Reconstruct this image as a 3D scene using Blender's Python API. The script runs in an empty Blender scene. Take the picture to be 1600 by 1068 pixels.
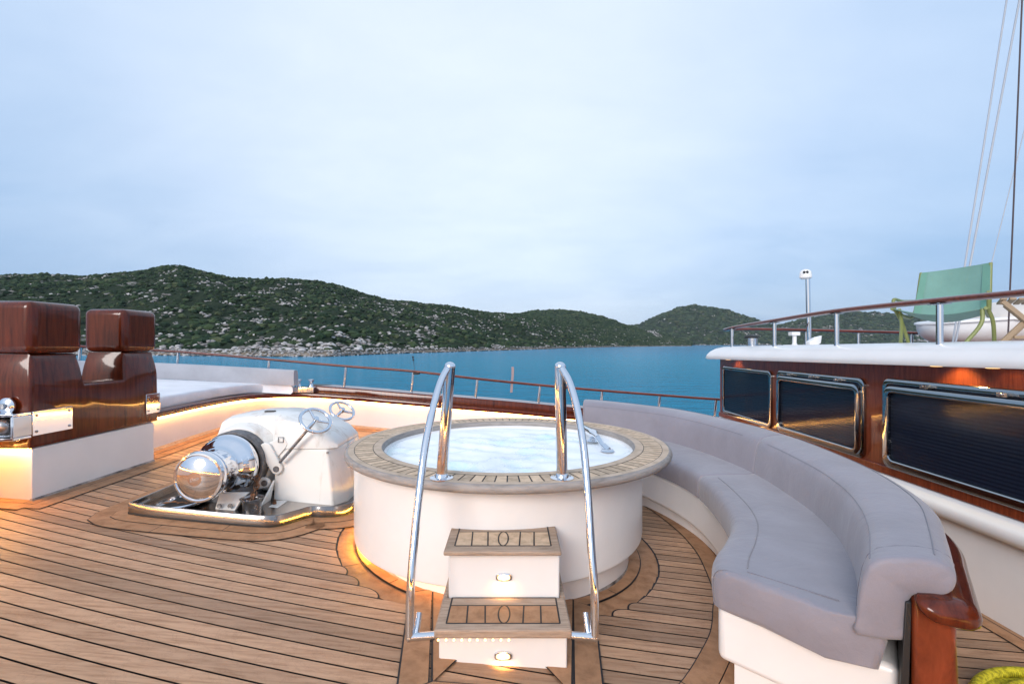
import bpy, bmesh, math, random
import numpy as np
from mathutils import Vector, Matrix
random.seed(7); RNG = np.random.default_rng(11)
SC = bpy.context.scene; COL = SC.collection
K = 0.08                                   # sheer of the deck: it falls to starboard-aft
def dz(x): return -K * x
PI = math.pi

# ------------------------------------------------------------------ helpers
class MB:
    def __init__(s): s.v = []; s.f = []
    def add(s, v, f):
        n = len(s.v); s.v += [tuple(p) for p in v]; s.f += [tuple(i + n for i in q) for q in f]; return s
    def box(s, x0, x1, y0, y1, z0, z1, M=None):
        v = [(x, y, z) for x in (x0, x1) for y in (y0, y1) for z in (z0, z1)]
        if M is not None: v = [M @ Vector(p) for p in v]
        return s.add(v, [(0,1,3,2),(4,6,7,5),(0,4,5,1),(2,3,7,6),(0,2,6,4),(1,5,7,3)])
    def loft(s, secs, closed=True, caps=True, loop=False):
        n = len(secs[0]); v = [p for q in secs for p in q]; f = []; m = len(secs)
        for i in range(m if loop else m - 1):
            a = i * n; b = ((i + 1) % m) * n
            for j in range(n if closed else n - 1):
                k = (j + 1) % n; f.append((a + j, a + k, b + k, b + j))
        if caps and not loop: f += [tuple(range(n))[::-1], tuple(range((m - 1) * n, m * n))]
        return s.add(v, f)
    def lathe(s, prof, n=48, M=None, a0=0, a1=2 * PI):
        full = abs(a1 - a0 - 2 * PI) < 1e-6; secs = []
        for i in range(n if full else n + 1):
            a = a0 + (a1 - a0) * i / n
            q = [Vector((r * math.cos(a), r * math.sin(a), z)) for r, z in prof]
            if M is not None: q = [M @ p for p in q]
            secs.append(q)
        return s.loft(secs, closed=False, caps=False, loop=full)
    def tube(s, pts, r, n=10, caps=True, loop=False):
        pts = [Vector(p) for p in pts]; m = len(pts); secs = []; up = None
        for i in range(m):
            a = pts[i - 1] if (i > 0 or loop) else pts[i]; b = pts[(i + 1) % m] if (i < m - 1 or loop) else pts[i]
            t = (b - a).normalized()
            if up is None:
                up = Vector((0, 0, 1)) if abs(t.z) < .9 else Vector((1, 0, 0))
            u = (up - t * up.dot(t)).normalized(); w = t.cross(u); up = u
            rr = r[i] if isinstance(r, (list, tuple)) else r
            secs.append([pts[i] + (u * math.cos(2 * PI * k / n) + w * math.sin(2 * PI * k / n)) * rr for k in range(n)])
        return s.loft(secs, caps=caps, loop=loop)
    def prism(s, poly, z0, z1):
        g = (lambda z, x, y: z(x, y)) if callable(z0) else (lambda z, x, y: z)
        h = (lambda z, x, y: z(x, y)) if callable(z1) else (lambda z, x, y: z)
        return s.loft([[(x, y, g(z0, x, y)) for x, y in poly], [(x, y, h(z1, x, y)) for x, y in poly]])
    def ball(s, c, r, M=None, n=16, k=8, sz=1.0):
        prof = [(r * math.sin(PI * i / k), -r * sz * math.cos(PI * i / k)) for i in range(k + 1)]
        T = Matrix.Translation(c)
        return s.lathe(prof, n, T if M is None else T @ M)
    def build(s, name, mat, parent=None, smooth=None, bevel=0, seg=2):
        me = bpy.data.meshes.new(name); me.from_pydata([tuple(p) for p in s.v], [], s.f)
        bm = bmesh.new(); bm.from_mesh(me)
        bmesh.ops.remove_doubles(bm, verts=bm.verts, dist=1e-6)
        bmesh.ops.recalc_face_normals(bm, faces=bm.faces); bm.to_mesh(me); bm.free()
        me.materials.append(mat)
        o = bpy.data.objects.new(name, me); COL.objects.link(o)
        if smooth is not None:
            for p in me.polygons: p.use_smooth = True
            me.set_sharp_from_angle(angle=math.radians(smooth))
        if bevel:
            b = o.modifiers.new('bevel', 'BEVEL'); b.width = bevel; b.segments = seg; b.limit_method = 'ANGLE'; b.angle_limit = math.radians(35)
            b.harden_normals = False
            for p in me.polygons: p.use_smooth = True
            me.set_sharp_from_angle(angle=math.radians(45))
        if parent is not None: par(o, parent)
        return o
def world_loc(o):
    return world_loc(o.parent) + o.location if (o.parent and o.type == 'EMPTY') else o.location.copy()
def par(o, p):
    o.parent = p
    if p.type == 'EMPTY': o.matrix_parent_inverse = Matrix.Translation(-p.location)
def thing(name, label, cat, loc=(0, 0, 0), group=None):
    o = bpy.data.objects.new(name, None); COL.objects.link(o); o.location = loc; o.empty_display_size = .1
    return tag(o, label, cat, group)
def tag(o, label, cat, group=None, kind=None):
    o['label'] = label; o['category'] = cat
    if group: o['group'] = group
    if kind: o['kind'] = kind
    return o
def struct(o, kind='structure'): o['kind'] = kind; return o
def cr(pts, n=8, loop=False):
    """Catmull-Rom through tuples of any length"""
    P = [np.array(p, float) for p in pts]; m = len(P); out = []
    for i in range(m if loop else m - 1):
        a = P[i - 1] if (i > 0 or loop) else 2 * P[0] - P[1]; b = P[i]; c = P[(i + 1) % m]
        d = P[(i + 2) % m] if (i + 2 < m or loop) else 2 * P[-1] - P[-2]
        for k in range(n):
            t = k / n
            out.append(tuple(.5 * ((2 * b) + (c - a) * t + (2 * a - 5 * b + 4 * c - d) * t * t + (3 * b - a - 3 * c + d) * t ** 3)))
    if not loop: out.append(tuple(P[-1]))
    return out
def normals2(pts, loop=False):
    out = []; m = len(pts)
    for i in range(m):
        a = pts[i - 1] if (i > 0 or loop) else pts[i]; b = pts[(i + 1) % m] if (i < m - 1 or loop) else pts[i]
        t = Vector((b[0] - a[0], b[1] - a[1])).normalized(); out.append((-t.y, t.x))
    return out
def rot_to(d):
    return Vector((0, 0, 1)).rotation_difference(Vector(d).normalized()).to_matrix().to_4x4()

# ------------------------------------------------------------------ materials
def mat(name, col=(.8, .8, .8), rough=.5, metal=0, coat=0, spec=.5, emit=None, es=0, alpha=1, coat_rough=.05):
    m = bpy.data.materials.new(name); m.use_nodes = True
    b = m.node_tree.nodes['Principled BSDF']
    b.inputs['Base Color'].default_value = (*col, 1); b.inputs['Roughness'].default_value = rough
    b.inputs['Metallic'].default_value = metal; b.inputs['Coat Weight'].default_value = coat
    b.inputs['Coat Roughness'].default_value = coat_rough; b.inputs['Specular IOR Level'].default_value = spec
    b.inputs['Alpha'].default_value = alpha
    if emit: b.inputs['Emission Color'].default_value = (*emit, 1); b.inputs['Emission Strength'].default_value = es
    return m
def N(m, t, **kw):
    n = m.node_tree.nodes.new(t)
    for k, v in kw.items():
        if k in n.inputs.keys(): n.inputs[k].default_value = v
        else: setattr(n, k, v)
    return n
def L(m, a, b): m.node_tree.links.new(a, b)
def BS(m): return m.node_tree.nodes['Principled BSDF']
def coords(m, scale=(1, 1, 1), rot=(0, 0, 0), src='Object'):
    t = N(m, 'ShaderNodeTexCoord'); p = N(m, 'ShaderNodeMapping'); p.inputs['Scale'].default_value = scale; p.inputs['Rotation'].default_value = rot
    L(m, t.outputs[src], p.inputs['Vector']); return p.outputs['Vector']
def noise(m, vec, scale, detail=4, rough=.5, dist=0):
    n = N(m, 'ShaderNodeTexNoise'); n.inputs['Scale'].default_value = scale; n.inputs['Detail'].default_value = detail
    n.inputs['Roughness'].default_value = rough; n.inputs['Distortion'].default_value = dist
    L(m, vec, n.inputs['Vector']); return n.outputs['Fac']
def ramp(m, fac, stops):
    r = N(m, 'ShaderNodeValToRGB'); e = r.color_ramp.elements
    e[0].position, e[0].color = stops[0][0], (*stops[0][1], 1)
    e[1].position, e[1].color = stops[-1][0], (*stops[-1][1], 1)
    for p, c in stops[1:-1]:
        q = e.new(p); q.color = (*c, 1)
    L(m, fac, r.inputs['Fac']); return r.outputs['Color']
def mixc(m, fac, a, b, mode='MIX'):
    n = N(m, 'ShaderNodeMix', data_type='RGBA', blend_type=mode)
    for s, v in ((n.inputs[0], fac), (n.inputs[6], a), (n.inputs[7], b)):
        if hasattr(v, 'links'): L(m, v, s)
        elif isinstance(v, (int, float)): s.default_value = v
        else: s.default_value = (*v, 1)
    return n.outputs[2]
def math_(m, op, a, b=0.0, clamp=False):
    n = N(m, 'ShaderNodeMath', operation=op); n.use_clamp = clamp
    for i, v in enumerate((a, b)):
        if hasattr(v, 'links'): L(m, v, n.inputs[i])
        else: n.inputs[i].default_value = v
    return n.outputs[0]
def bump(m, h, strength=.2, dist=.01, normal=None):
    n = N(m, 'ShaderNodeBump'); n.inputs['Strength'].default_value = strength; n.inputs['Distance'].default_value = dist
    L(m, h, n.inputs['Height']); L(m, n.outputs['Normal'], BS(m).inputs['Normal']); return n
def island(m): return N(m, 'ShaderNodeNewGeometry').outputs['Random Per Island']

def teak(name, base, dark, scale=(1.2, 26, 26), rot=0, var=.35, stain=.5, rough=.62):
    m = mat(name, base, rough, spec=.3)
    r = island(m)
    v = coords(m, scale, (0, 0, rot)); vadd = N(m, 'ShaderNodeVectorMath', operation='ADD')
    L(m, v, vadd.inputs[0]); cmb = N(m, 'ShaderNodeCombineXYZ'); L(m, math_(m, 'MULTIPLY', r, 37.0), cmb.inputs[0]); L(m, math_(m, 'MULTIPLY', r, 11.0), cmb.inputs[2])
    L(m, cmb.outputs[0], vadd.inputs[1])
    g = noise(m, vadd.outputs[0], 2.2, 6, .62, .3)
    c = ramp(m, g, [(.3, dark), (.52, base), (.75, tuple(min(1, x * 1.18) for x in base))])
    tint = ramp(m, r, [(0, (1 - var, 1 - var * .95, 1 - var * .9)), (.5, (1, 1, 1)), (1, (1 + var * .4, 1 + var * .4, 1 + var * .42))])
    c = mixc(m, 1.0, c, tint, 'MULTIPLY')
    w = coords(m); big = noise(m, w, 1.3, 5, .6, .6)
    c = mixc(m, math_(m, 'MULTIPLY', ramp(m, big, [(.45, (0, 0, 0)), (.7, (1, 1, 1))]), .45 * stain), c, (.33, .19, .12), 'MIX')
    st = noise(m, w, 3.5, 8, .7, 2.5)
    c = mixc(m, math_(m, 'MULTIPLY', ramp(m, st, [(.485, (0, 0, 0)), (.5, (1, 1, 1)), (.515, (0, 0, 0))]), .4 * stain), c, (.13, .045, .02), 'MIX')
    L(m, c, BS(m).inputs['Base Color'])
    L(m, ramp(m, g, [(.3, (rough + .1,) * 3), (.8, (rough - .12,) * 3)]), BS(m).inputs['Roughness'])
    bump(m, g, .25, .0015)
    return m
M_teak = teak('teak_deck', (.475, .285, .17), (.315, .17, .092), scale=(1.0, 22, 22), rot=math.radians(6), var=.34, stain=.6, rough=.5)
M_teak_m = teak('teak_margin', (.40, .215, .112), (.27, .14, .07), scale=(5, 5, 5), var=.14, stain=.25)
M_teak_g = teak('teak_weathered', (.42, .31, .23), (.27, .195, .14), scale=(3, 24, 24), var=.3, stain=.25)
M_teak_r = teak('teak_rim', (.64, .47, .32), (.45, .32, .21), scale=(9, 9, 9), var=.25, stain=.12)
M_grey_r = teak('teak_grey_edge', (.31, .28, .26), (.22, .20, .185), scale=(4, 4, 30), var=.05, stain=.0)
M_tan_r = teak('teak_rim_board', (.54, .41, .30), (.42, .32, .23), scale=(5, 5, 5), var=.05, stain=.1)
M_caulk = mat('black_caulk', (.012, .012, .015), .6)
def mahog(name, a, b, scale, rough=.22):
    m = mat(name, a, rough, coat=.6, coat_rough=.05, spec=.12)
    v = coords(m, scale); g = noise(m, v, 3, 6, .65, .6)
    c = ramp(m, g, [(.3, b), (.5, a), (.72, tuple(x * 1.5 for x in a))])
    L(m, c, BS(m).inputs['Base Color'])
    g2 = noise(m, coords(m), 2.4, 2, .5)
    n = N(m, 'ShaderNodeBump'); n.inputs['Strength'].default_value = .12; n.inputs['Distance'].default_value = .03
    L(m, g2, n.inputs['Height']); L(m, n.outputs['Normal'], BS(m).inputs['Coat Normal'])
    return m
M_mah = mahog('mahogany_varnished', (.095, .017, .0055), (.042, .006, .0025), (10, 10, 1.0))
M_mah_h = mahog('mahogany_house', (.165, .034, .013), (.095, .018, .007), (3, 14, 1.5), .3)
M_rail = mahog('mahogany_rail', (.13, .032, .02), (.07, .014, .01), (2, 12, 12), .3)
def paint(name, col, rough=.35, coat=.3):
    m = mat(name, col, rough, coat=coat)
    g = noise(m, coords(m), 3, 5, .6)
    L(m, ramp(m, g, [(.35, tuple(x * .95 for x in col)), (.65, col)]), BS(m).inputs['Base Color'])
    g2 = noise(m, coords(m), 9, 3); bump(m, g2, .03, .01)
    return m
M_white = paint('white_gelcoat', (.80, .79, .78))
M_whitem = paint('white_machine_paint', (.76, .75, .72), .38, .2)
_st = noise(M_whitem, coords(M_whitem, (1, 1, .35)), 5, 7, .7, .8)
_c = mixc(M_whitem, ramp(M_whitem, _st, [(.54, (0, 0, 0)), (.72, (.75, .75, .75))]), (.76, .75, .72), (.42, .33, .24)); L(M_whitem, _c, BS(M_whitem).inputs['Base Color'])
M_grime = mat('grimy_sealant', (.16, .13, .11), .8); _g2 = noise(M_grime, coords(M_grime), 8, 6, .7); L(M_grime, ramp(M_grime, _g2, [(.35, (.05, .04, .035)), (.65, (.42, .36, .32))]), BS(M_grime).inputs['Base Color'])
M_chrome = mat('polished_steel', (.74, .76, .80), .07, 1)
M_tray = mat('brushed_tray_steel', (.30, .275, .26), .16, 1)
M_steel = mat('worn_steel', (.42, .42, .43), .28, 1)
_g = noise(M_steel, coords(M_steel), 14, 6, .65); L(M_steel, ramp(M_steel, _g, [(.35, (.2, .19, .18)), (.6, (.5, .5, .52))]), BS(M_steel).inputs['Base Color'])
L(M_steel, ramp(M_steel, _g, [(.35, (.45,) * 3), (.65, (.18,) * 3)]), BS(M_steel).inputs['Roughness'])
M_band = mat('grey_brake_band', (.10, .10, .105), .6); _g = noise(M_band, coords(M_band), 30, 6, .7); L(M_band, ramp(M_band, _g, [(.3, (.05, .05, .055)), (.7, (.2, .2, .21))]), BS(M_band).inputs['Base Color'])
M_rust = mat('rusty_iron', (.14, .06, .03), .8); _g = noise(M_rust, coords(M_rust), 25, 5); L(M_rust, ramp(M_rust, _g, [(.35, (.05, .03, .02)), (.65, (.26, .11, .045))]), BS(M_rust).inputs['Base Color'])
M_black = mat('black_rubber', (.012, .012, .013), .55)
M_dark = mat('hollow_shade', (.01, .009, .008), .8)  # near-black colour standing in for the shade inside openings
def fabric(name, a, rough=.85, sc=500):
    m = mat(name, a, rough, spec=.25); m.node_tree.nodes['Principled BSDF'].inputs['Sheen Weight'].default_value = .25
    g = noise(m, coords(m), sc, 2, .6); big = noise(m, coords(m), 2.5, 5, .6)
    c = ramp(m, big, [(.35, tuple(x * .88 for x in a)), (.65, tuple(x * 1.06 for x in a))])
    c = mixc(m, .25, c, ramp(m, g, [(.3, (.55,) * 3), (.7, (1,) * 3)]), 'MULTIPLY')
    L(m, c, BS(m).inputs['Base Color'])
    h = math_(m, 'ADD', math_(m, 'MULTIPLY', g, .05), math_(m, 'ADD', noise(m, coords(m), 4, 3, .5, 1.2), math_(m, 'MULTIPLY', noise(m, coords(m), 16, 3, .6, 2.0), .18))); bump(m, h, .55, .012)
    return m
M_sofa = fabric('grey_vinyl', (.262, .248, .285), .55)
M_sofas = fabric('grey_vinyl_piping', (.20, .195, .23), .6)
M_pillow = fabric('light_grey_canvas', (.40, .41, .45))
M_matt = fabric('white_canvas', (.84, .84, .88))
M_cream = fabric('cream_cover', (.66, .60, .54))
WARM = (1, .50, .13)
M_led = mat('warm_led', (1, .8, .5), .5, emit=(1, .47, .11), es=45)
M_led2 = mat('warm_led_soft', (1, .8, .5), .5, emit=(1, .46, .10), es=16)
M_led3 = mat('warm_led_dim', (1, .8, .5), .5, emit=(1, .42, .10), es=7)
M_led4 = mat('warm_led_yellow', (1, .8, .5), .5, emit=(1, .52, .06), es=110)
M_lamp = mat('warm_lens', (1, .9, .7), .4, emit=(1, .55, .16), es=2.6)
M_glass = mat('tinted_glass', (.006, .008, .012), .10, coat=0, spec=.5)
def glassmix(m, f):
    nt = m.node_tree; o = nt.nodes['Material Output']; t = N(m, 'ShaderNodeBsdfTransparent'); t.inputs[0].default_value = (.55, .6, .7, 1)
    x = N(m, 'ShaderNodeMixShader'); x.inputs[0].default_value = f
    L(m, t.outputs[0], x.inputs[1]); L(m, BS(m).outputs[0], x.inputs[2]); L(m, x.outputs[0], o.inputs['Surface'])
glassmix(M_glass, .5)
M_blind = mat('dark_pleated_blind', (.07, .09, .15), .7)
M_green = fabric('green_sling', (.24, .45, .37), .7, 250); glassmix(M_green, .72)
M_hem = fabric('green_hem', (.15, .33, .26), .7, 250)
M_olive = mat('olive_frame', (.20, .225, .07), .4)
M_woodc = mat('pale_wood', (.34, .24, .15), .6)
M_ropey = mat('yellow_rope', (.55, .50, .02), .7)
_w = N(M_ropey, 'ShaderNodeTexNoise'); _w.inputs['Scale'].default_value = 60; L(M_ropey, coords(M_ropey), _w.inputs['Vector'])
L(M_ropey, ramp(M_ropey, _w.outputs['Fac'], [(.35, (.50, .44, .01)), (.6, (.95, .85, .04))]), BS(M_ropey).inputs['Base Color'])
M_ropep = mat('pale_rope', (.42, .44, .48), .8); M_cable = mat('dark_cable', (.05, .03, .035), .5)
M_faded = mat('faded_pennant', (.36, .27, .27), .8)

# ------------------------------------------------------------------ deck
# outline of the coaming / starboard bulwark, inner face: x, y, height of the light strip
W0 = [(-3.77, 4.80, .690), (-3.79, 5.27, .672), (-3.84, 6.0, .668), (-3.84, 6.7, .66), (-3.75, 7.1, .655), (-3.5, 7.35, .65),
      (-3.1, 7.45, .64), (-2.6, 7.42, .615), (-2.0, 7.36, .575), (-1.0, 7.32, .495), (0, 7.3, .417), (1.1, 7.3, .315), (3.5, 7.3, .12), (7, 7.22, -.15), (12, 6.9, -.5)]
W = cr(W0, 6); WN = normals2(W)
def inside_deck(x, y):
    if y < -.33 or x < -3.82: return False
    if x <= -3.5 and y < -.2: return False
    if x > 2.93 and y < 6.97: return False
    if x > 10: return False
    if x <= -3.5: return y < 7.2
    return y < 7.33
def deck_polys():
    bm = MB()
    g = []; 
    poly = [(-3.88, 0), (-3.6, -.36), (11, -.36), (11, 0), (3.1, .1), (3.1, 6.9), (11, 6.95), (11, 7.0), (3.5, 7.35), (0, 7.35), (-2, 7.4), (-3.1, 7.5), (-3.6, 7.4), (-3.88, 7.0)]
    return poly
b = MB(); b.prism(deck_polys(), lambda x, y: dz(x) - .05, lambda x, y: dz(x)); caulk = struct(b.build('deck', M_caulk))
def gx(x):                                  # curve of the planking relative to x = -2
    def G(x):
        x = max(x, -5)
        return -.135 * x + .023 * x * x if x < 2.9 else -.135 * 2.9 + .023 * 2.9 ** 2
    return G(x) - G(-2)
TC = (-.095, 3.64)                                # tub centre
b = MB(); bc = MB(); random.seed(3); RN = 1.139
def cross(off, side):
    """x where the plank edge at offset off meets the ring circle on its left (-1) or right (+1) side"""
    last = None
    for x in np.linspace(TC[0], TC[0] + side * 1.25, 251):
        if (x - TC[0]) ** 2 + (off + gx(x) - TC[1]) ** 2 <= RN ** 2: last = x
        elif last is not None: return last
    return None
def emit(mb_, xs, lo, hi, h):
    mb_.loft([[((x[0] if isinstance(x, tuple) else x), a, dz(x[0] if isinstance(x, tuple) else x) + h), ((x[1] if isinstance(x, tuple) else x), c2, dz(x[1] if isinstance(x, tuple) else x) + h)] for x, a, c2 in zip(xs, lo, hi)], closed=False, caps=False)
SEAM = .0046; c = 2.456 - .094 * 60
while c < 9.6:
    spans = [(-6.6, 10.5, None, None)]
    y0o, y1o = c + SEAM, c + .094 - SEAM
    cuts = {}
    for side in (-1, 1):
        a, d = cross(y0o, side), cross(y1o, side)
        if a is not None and d is not None: cuts[side] = (a, d)
    if len(cuts) == 2: spans = [(-6.6, None, None, -1), (None, 10.5, 1, None)]
    for xa, xb, sl_, sr_ in spans:
        cutside = sr_ if sr_ is not None else sl_
        if cutside is None:
            tip = far = None
        else:
            xl, xu = cuts[cutside]; s_ = cutside                 # crossing of lower and upper edge
            first = max(s_ * xl, s_ * xu) * s_                   # outermost crossing
            innr = min(s_ * xl, s_ * xu) * s_
            reach = min(abs(first - innr) * .75, .30); tip = first - s_ * reach; far = first + s_ * .03
            low = abs(xl - tip) < abs(xu - tip)                  # which edge the nose lies on
        if cutside == -1: xs = np.concatenate([np.arange(-6.6, far, .15), far + (tip - far) * (1 - np.cos(np.linspace(0, PI / 2, 14)[::-1])) ] ) if False else np.concatenate([np.arange(-6.6, far, .15), far + (tip - far) * np.sin(np.linspace(0, PI / 2, 16))])
        elif cutside == 1: xs = np.concatenate([(far + (tip - far) * np.sin(np.linspace(0, PI / 2, 16)))[::-1], np.arange(far + .02, 10.5, .15)])
        else: xs = np.arange(-6.6, 10.5, .15)
        square = cutside is not None and abs(first - innr) < .075
        if square:
            xs = [float(v) for v in (np.arange(-6.6, min(xl, xu) - .03, .15) if cutside == -1 else np.arange(max(xl, xu) + .03, 10.5, .15))]
            run = [(x, y0o + gx(x), y1o + gx(x)) for x in xs if inside_deck(x, y1o + gx(x)) and inside_deck(x, y0o + gx(x))]
            fin = ((float(xl), float(xu)), y0o + gx(xl), y1o + gx(xu)); fb = ((float(xl) - cutside * .012, float(xu) - cutside * .012), y0o + gx(xl) - .009, y1o + gx(xu) + .009)
            if run:
                emit(b, *zip(*(run + [fin] if cutside == -1 else [fin] + run)), .012)
                near_ = ((float(xl) + cutside * .05, float(xu) + cutside * .05), fb[1], fb[2]); emit(bc, *zip(*[near_, fb]), .0105)
            continue
        run = []
        for x in xs:
            y0 = y0o + gx(x); y1 = y1o + gx(x); k = 1.0
            if cutside is not None and cutside * (far - x) > 0:
                q = min(1, abs(x - far) / max(1e-6, abs(tip - far))); k = math.sqrt(max(0, 1 - q ** 2.6)); k = max(k, .02)
                if low: y1 = y0 + (y1 - y0) * k
                else: y0 = y1 - (y1 - y0) * k
            if inside_deck(x, y1) and inside_deck(x, y0): run.append((x, y0, y1))
            else:
                if len(run) > 1: emit(b, *zip(*run), .012)
                run = []
        if len(run) > 1: emit(b, *zip(*run), .012)
        if cutside is not None:
            s_ = cutside; xx = np.concatenate([[far + s_ * .10], far + (tip - s_ * .012 - far) * np.sin(np.linspace(0, PI / 2, 16))]); lo = []; hi = []
            for x in xx:
                q = min(1, max(0, s_ * (far - x)) / abs(tip - s_ * .012 - far)); k = math.sqrt(max(0, 1 - q ** 2.6)); y0 = y0o + gx(x) - .009; y1 = y1o + gx(x) + .009
                if low: y1 = y0 + (y1 - y0) * k
                else: y0 = y1 - (y1 - y0) * k
                lo.append(y0); hi.append(y1)
            emit(bc, xx, lo, hi, .0105)
    c += .094
planks = struct(b.build('deck_planking', M_teak)); struct(bc.build('plank_end_seams', M_caulk))

def ribbon(pts, w, h=.018, seam=.006, mb=None, cm=None, joints=(), loop=False):
    """margin board between the curve and the curve offset by w to its left; black seam sheet below it"""
    nn = normals2(pts, loop)
    a = [(p[0], p[1]) for p in pts]; c2 = [(p[0] + n[0] * w, p[1] + n[1] * w) for p, n in zip(pts, nn)]
    s = 1 if w > 0 else -1
    o1 = [(p[0] - n[0] * seam * s, p[1] - n[1] * seam * s) for p, n in zip(pts, nn)]
    o2 = [(p[0] + n[0] * (w + seam * s), p[1] + n[1] * (w + seam * s)) for p, n in zip(pts, nn)]
    cm.loft([[(p[0], p[1], dz(p[0]) + h - .003), (q[0], q[1], dz(q[0]) + h - .003)] for p, q in zip(o1, o2)], closed=False, caps=False, loop=loop)
    secs = [[(p[0], p[1], dz(p[0]) + h), (q[0], q[1], dz(q[0]) + h)] for p, q in zip(a, c2)]
    cuts = sorted(set([0] + list(joints) + [len(secs) - 1]))
    if loop: secs.append(secs[0]); cuts = sorted(set([0] + list(joints) + [len(secs) - 1]))
    for i0, i1 in zip(cuts[:-1], cuts[1:]):
        seg = [list(q) for q in secs[i0:i1 + 1]]
        if i0 > 0:
            A = Vector(seg[0][0]); B = Vector(seg[1][0]); t = (B - A).normalized() * .005
            seg[0] = [tuple(Vector(p) + t) for p in seg[0]]
        mb.loft(seg, closed=False, caps=False)
mb, cm = MB(), MB()
TC = (-.095, 3.64)                                # tub centre
def circ(c, r, n, a0=0, a1=2 * PI, full=True):
    return [(c[0] + r * math.cos(a0 + (a1 - a0) * i / n), c[1] + r * math.sin(a0 + (a1 - a0) * i / n)) for i in range(n if full else n + 1)]
ribbon(circ(TC, .90, 96), -.107, mb=mb, cm=cm, joints=(14, 38, 62, 84), loop=True)
ribbon(circ(TC, 1.011, 96), -.127, seam=.003, h=.008, mb=mb, cm=cm, joints=(9, 30, 57, 79), loop=True)
# boards around the steps
def quad(p, h=.0225, seam=.006):
    c = (sum(a[0] for a in p) / len(p), sum(a[1] for a in p) / len(p))
    o = [(a[0] + seam * 1.4 * (1 if a[0] > c[0] else -1), a[1] + seam * 1.4 * (1 if a[1] > c[1] else -1)) for a in p]
    cm.add([(x, y, dz(x) + h - .0025) for x, y in o], [tuple(range(len(o)))])
    mb.add([(x, y, dz(x) + h) for x, y in p], [tuple(range(len(p)))])
quad([(-.455, 1.95), (-.335, 1.95), (-.455, 2.80), (-.565, 2.74)])
quad([(-.328, 2.05), (-.20, 2.3), (-.20, 2.9), (-.448, 2.81)])
quad([(.368, 1.95), (.252, 1.95), (.352, 2.80), (.455, 2.74)])
quad([(.245, 2.05), (.10, 2.3), (.10, 2.9), (.345, 2.81)])
quad([(-.47, 1.94), (.385, 1.94), (.243, 2.045), (-.326, 2.045)], h=.0255)
# sofa side margin
ARC = cr([(.2, 5.75), (.8, 5.35), (1.12, 4.98), (1.28, 4.6), (1.37, 4.1), (1.375, 3.7), (1.33, 3.4), (1.25, 3.05), (1.165, 2.85), (1.06, 2.62), (.93, 2.42), (.75, 2.18), (.55, 1.98), (.3, 1.8)], 6)
ribbon(ARC, .125, h=.0175, mb=mb, cm=cm, joints=(20, 44, 66))
A2 = [(p[0] + n[0] * .13, p[1] + n[1] * .13) for p, n in zip(ARC, normals2(ARC))]
ribbon(A2, .30, h=.0175, mb=mb, cm=cm, joints=(30, 55))
# along the house wall, the post base, the coaming and the bulwark
ribbon([(2.93, .2), (2.93, 6.8)], .055, h=.018, mb=mb, cm=cm)
ribbon([(2.868, .2), (2.868, 6.8)], .10, h=.018, mb=mb, cm=cm, joints=())
for off, w in ((0, .07), (.075, .11)):
    ribbon([(-3.53 + off, 3.56 - off), (-3.53 + off, 4.95)], -w, h=.018, mb=mb, cm=cm)
    ribbon([(-3.76, 3.625 - off), (-3.53 + off, 3.625 - off)], -w, h=.0195, mb=mb, cm=cm)
inner = [(p[0] - n[0] * .012, p[1] - n[1] * .012) for p, n in zip(W, WN)][2:-10]
ribbon(inner, -.09, h=.018, mb=mb, cm=cm, joints=(18, 40)); inner2 = [(p[0] - n[0] * .115, p[1] - n[1] * .115) for p, n in zip(W, WN)][2:-10]
ribbon(inner2, -.10, h=.018, mb=mb, cm=cm, joints=(10, 33, 52))
# tray margin
TRAY = cr([(-2.69, 3.50), (-2.3, 3.47), (-1.80, 3.46), (-1.66, 3.50), (-1.58, 3.62), (-1.52, 3.72), (-1.42, 3.74), (-1.30, 3.80), (-1.25, 3.95), (-1.25, 4.3), (-1.25, 4.74), (-1.4, 4.78), (-2.0, 4.78), (-2.62, 4.78), (-2.72, 4.74), (-2.73, 4.2), (-2.73, 3.60)], 5, loop=True)
ribbon(TRAY, -.10, h=.0215, mb=mb, cm=cm, joints=(8, 22, 50, 75), loop=True)
nn = normals2(TRAY, True); T2 = [(p[0] - n[0] * .105, p[1] - n[1] * .105) for p, n in zip(TRAY, nn)]
ribbon(T2, -.115, h=.0195, mb=mb, cm=cm, joints=(4, 24, 40, 70), loop=True)
struct(cm.build('deck_seams', M_caulk)); struct(mb.build('deck_margin_boards', M_teak_m))

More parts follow.
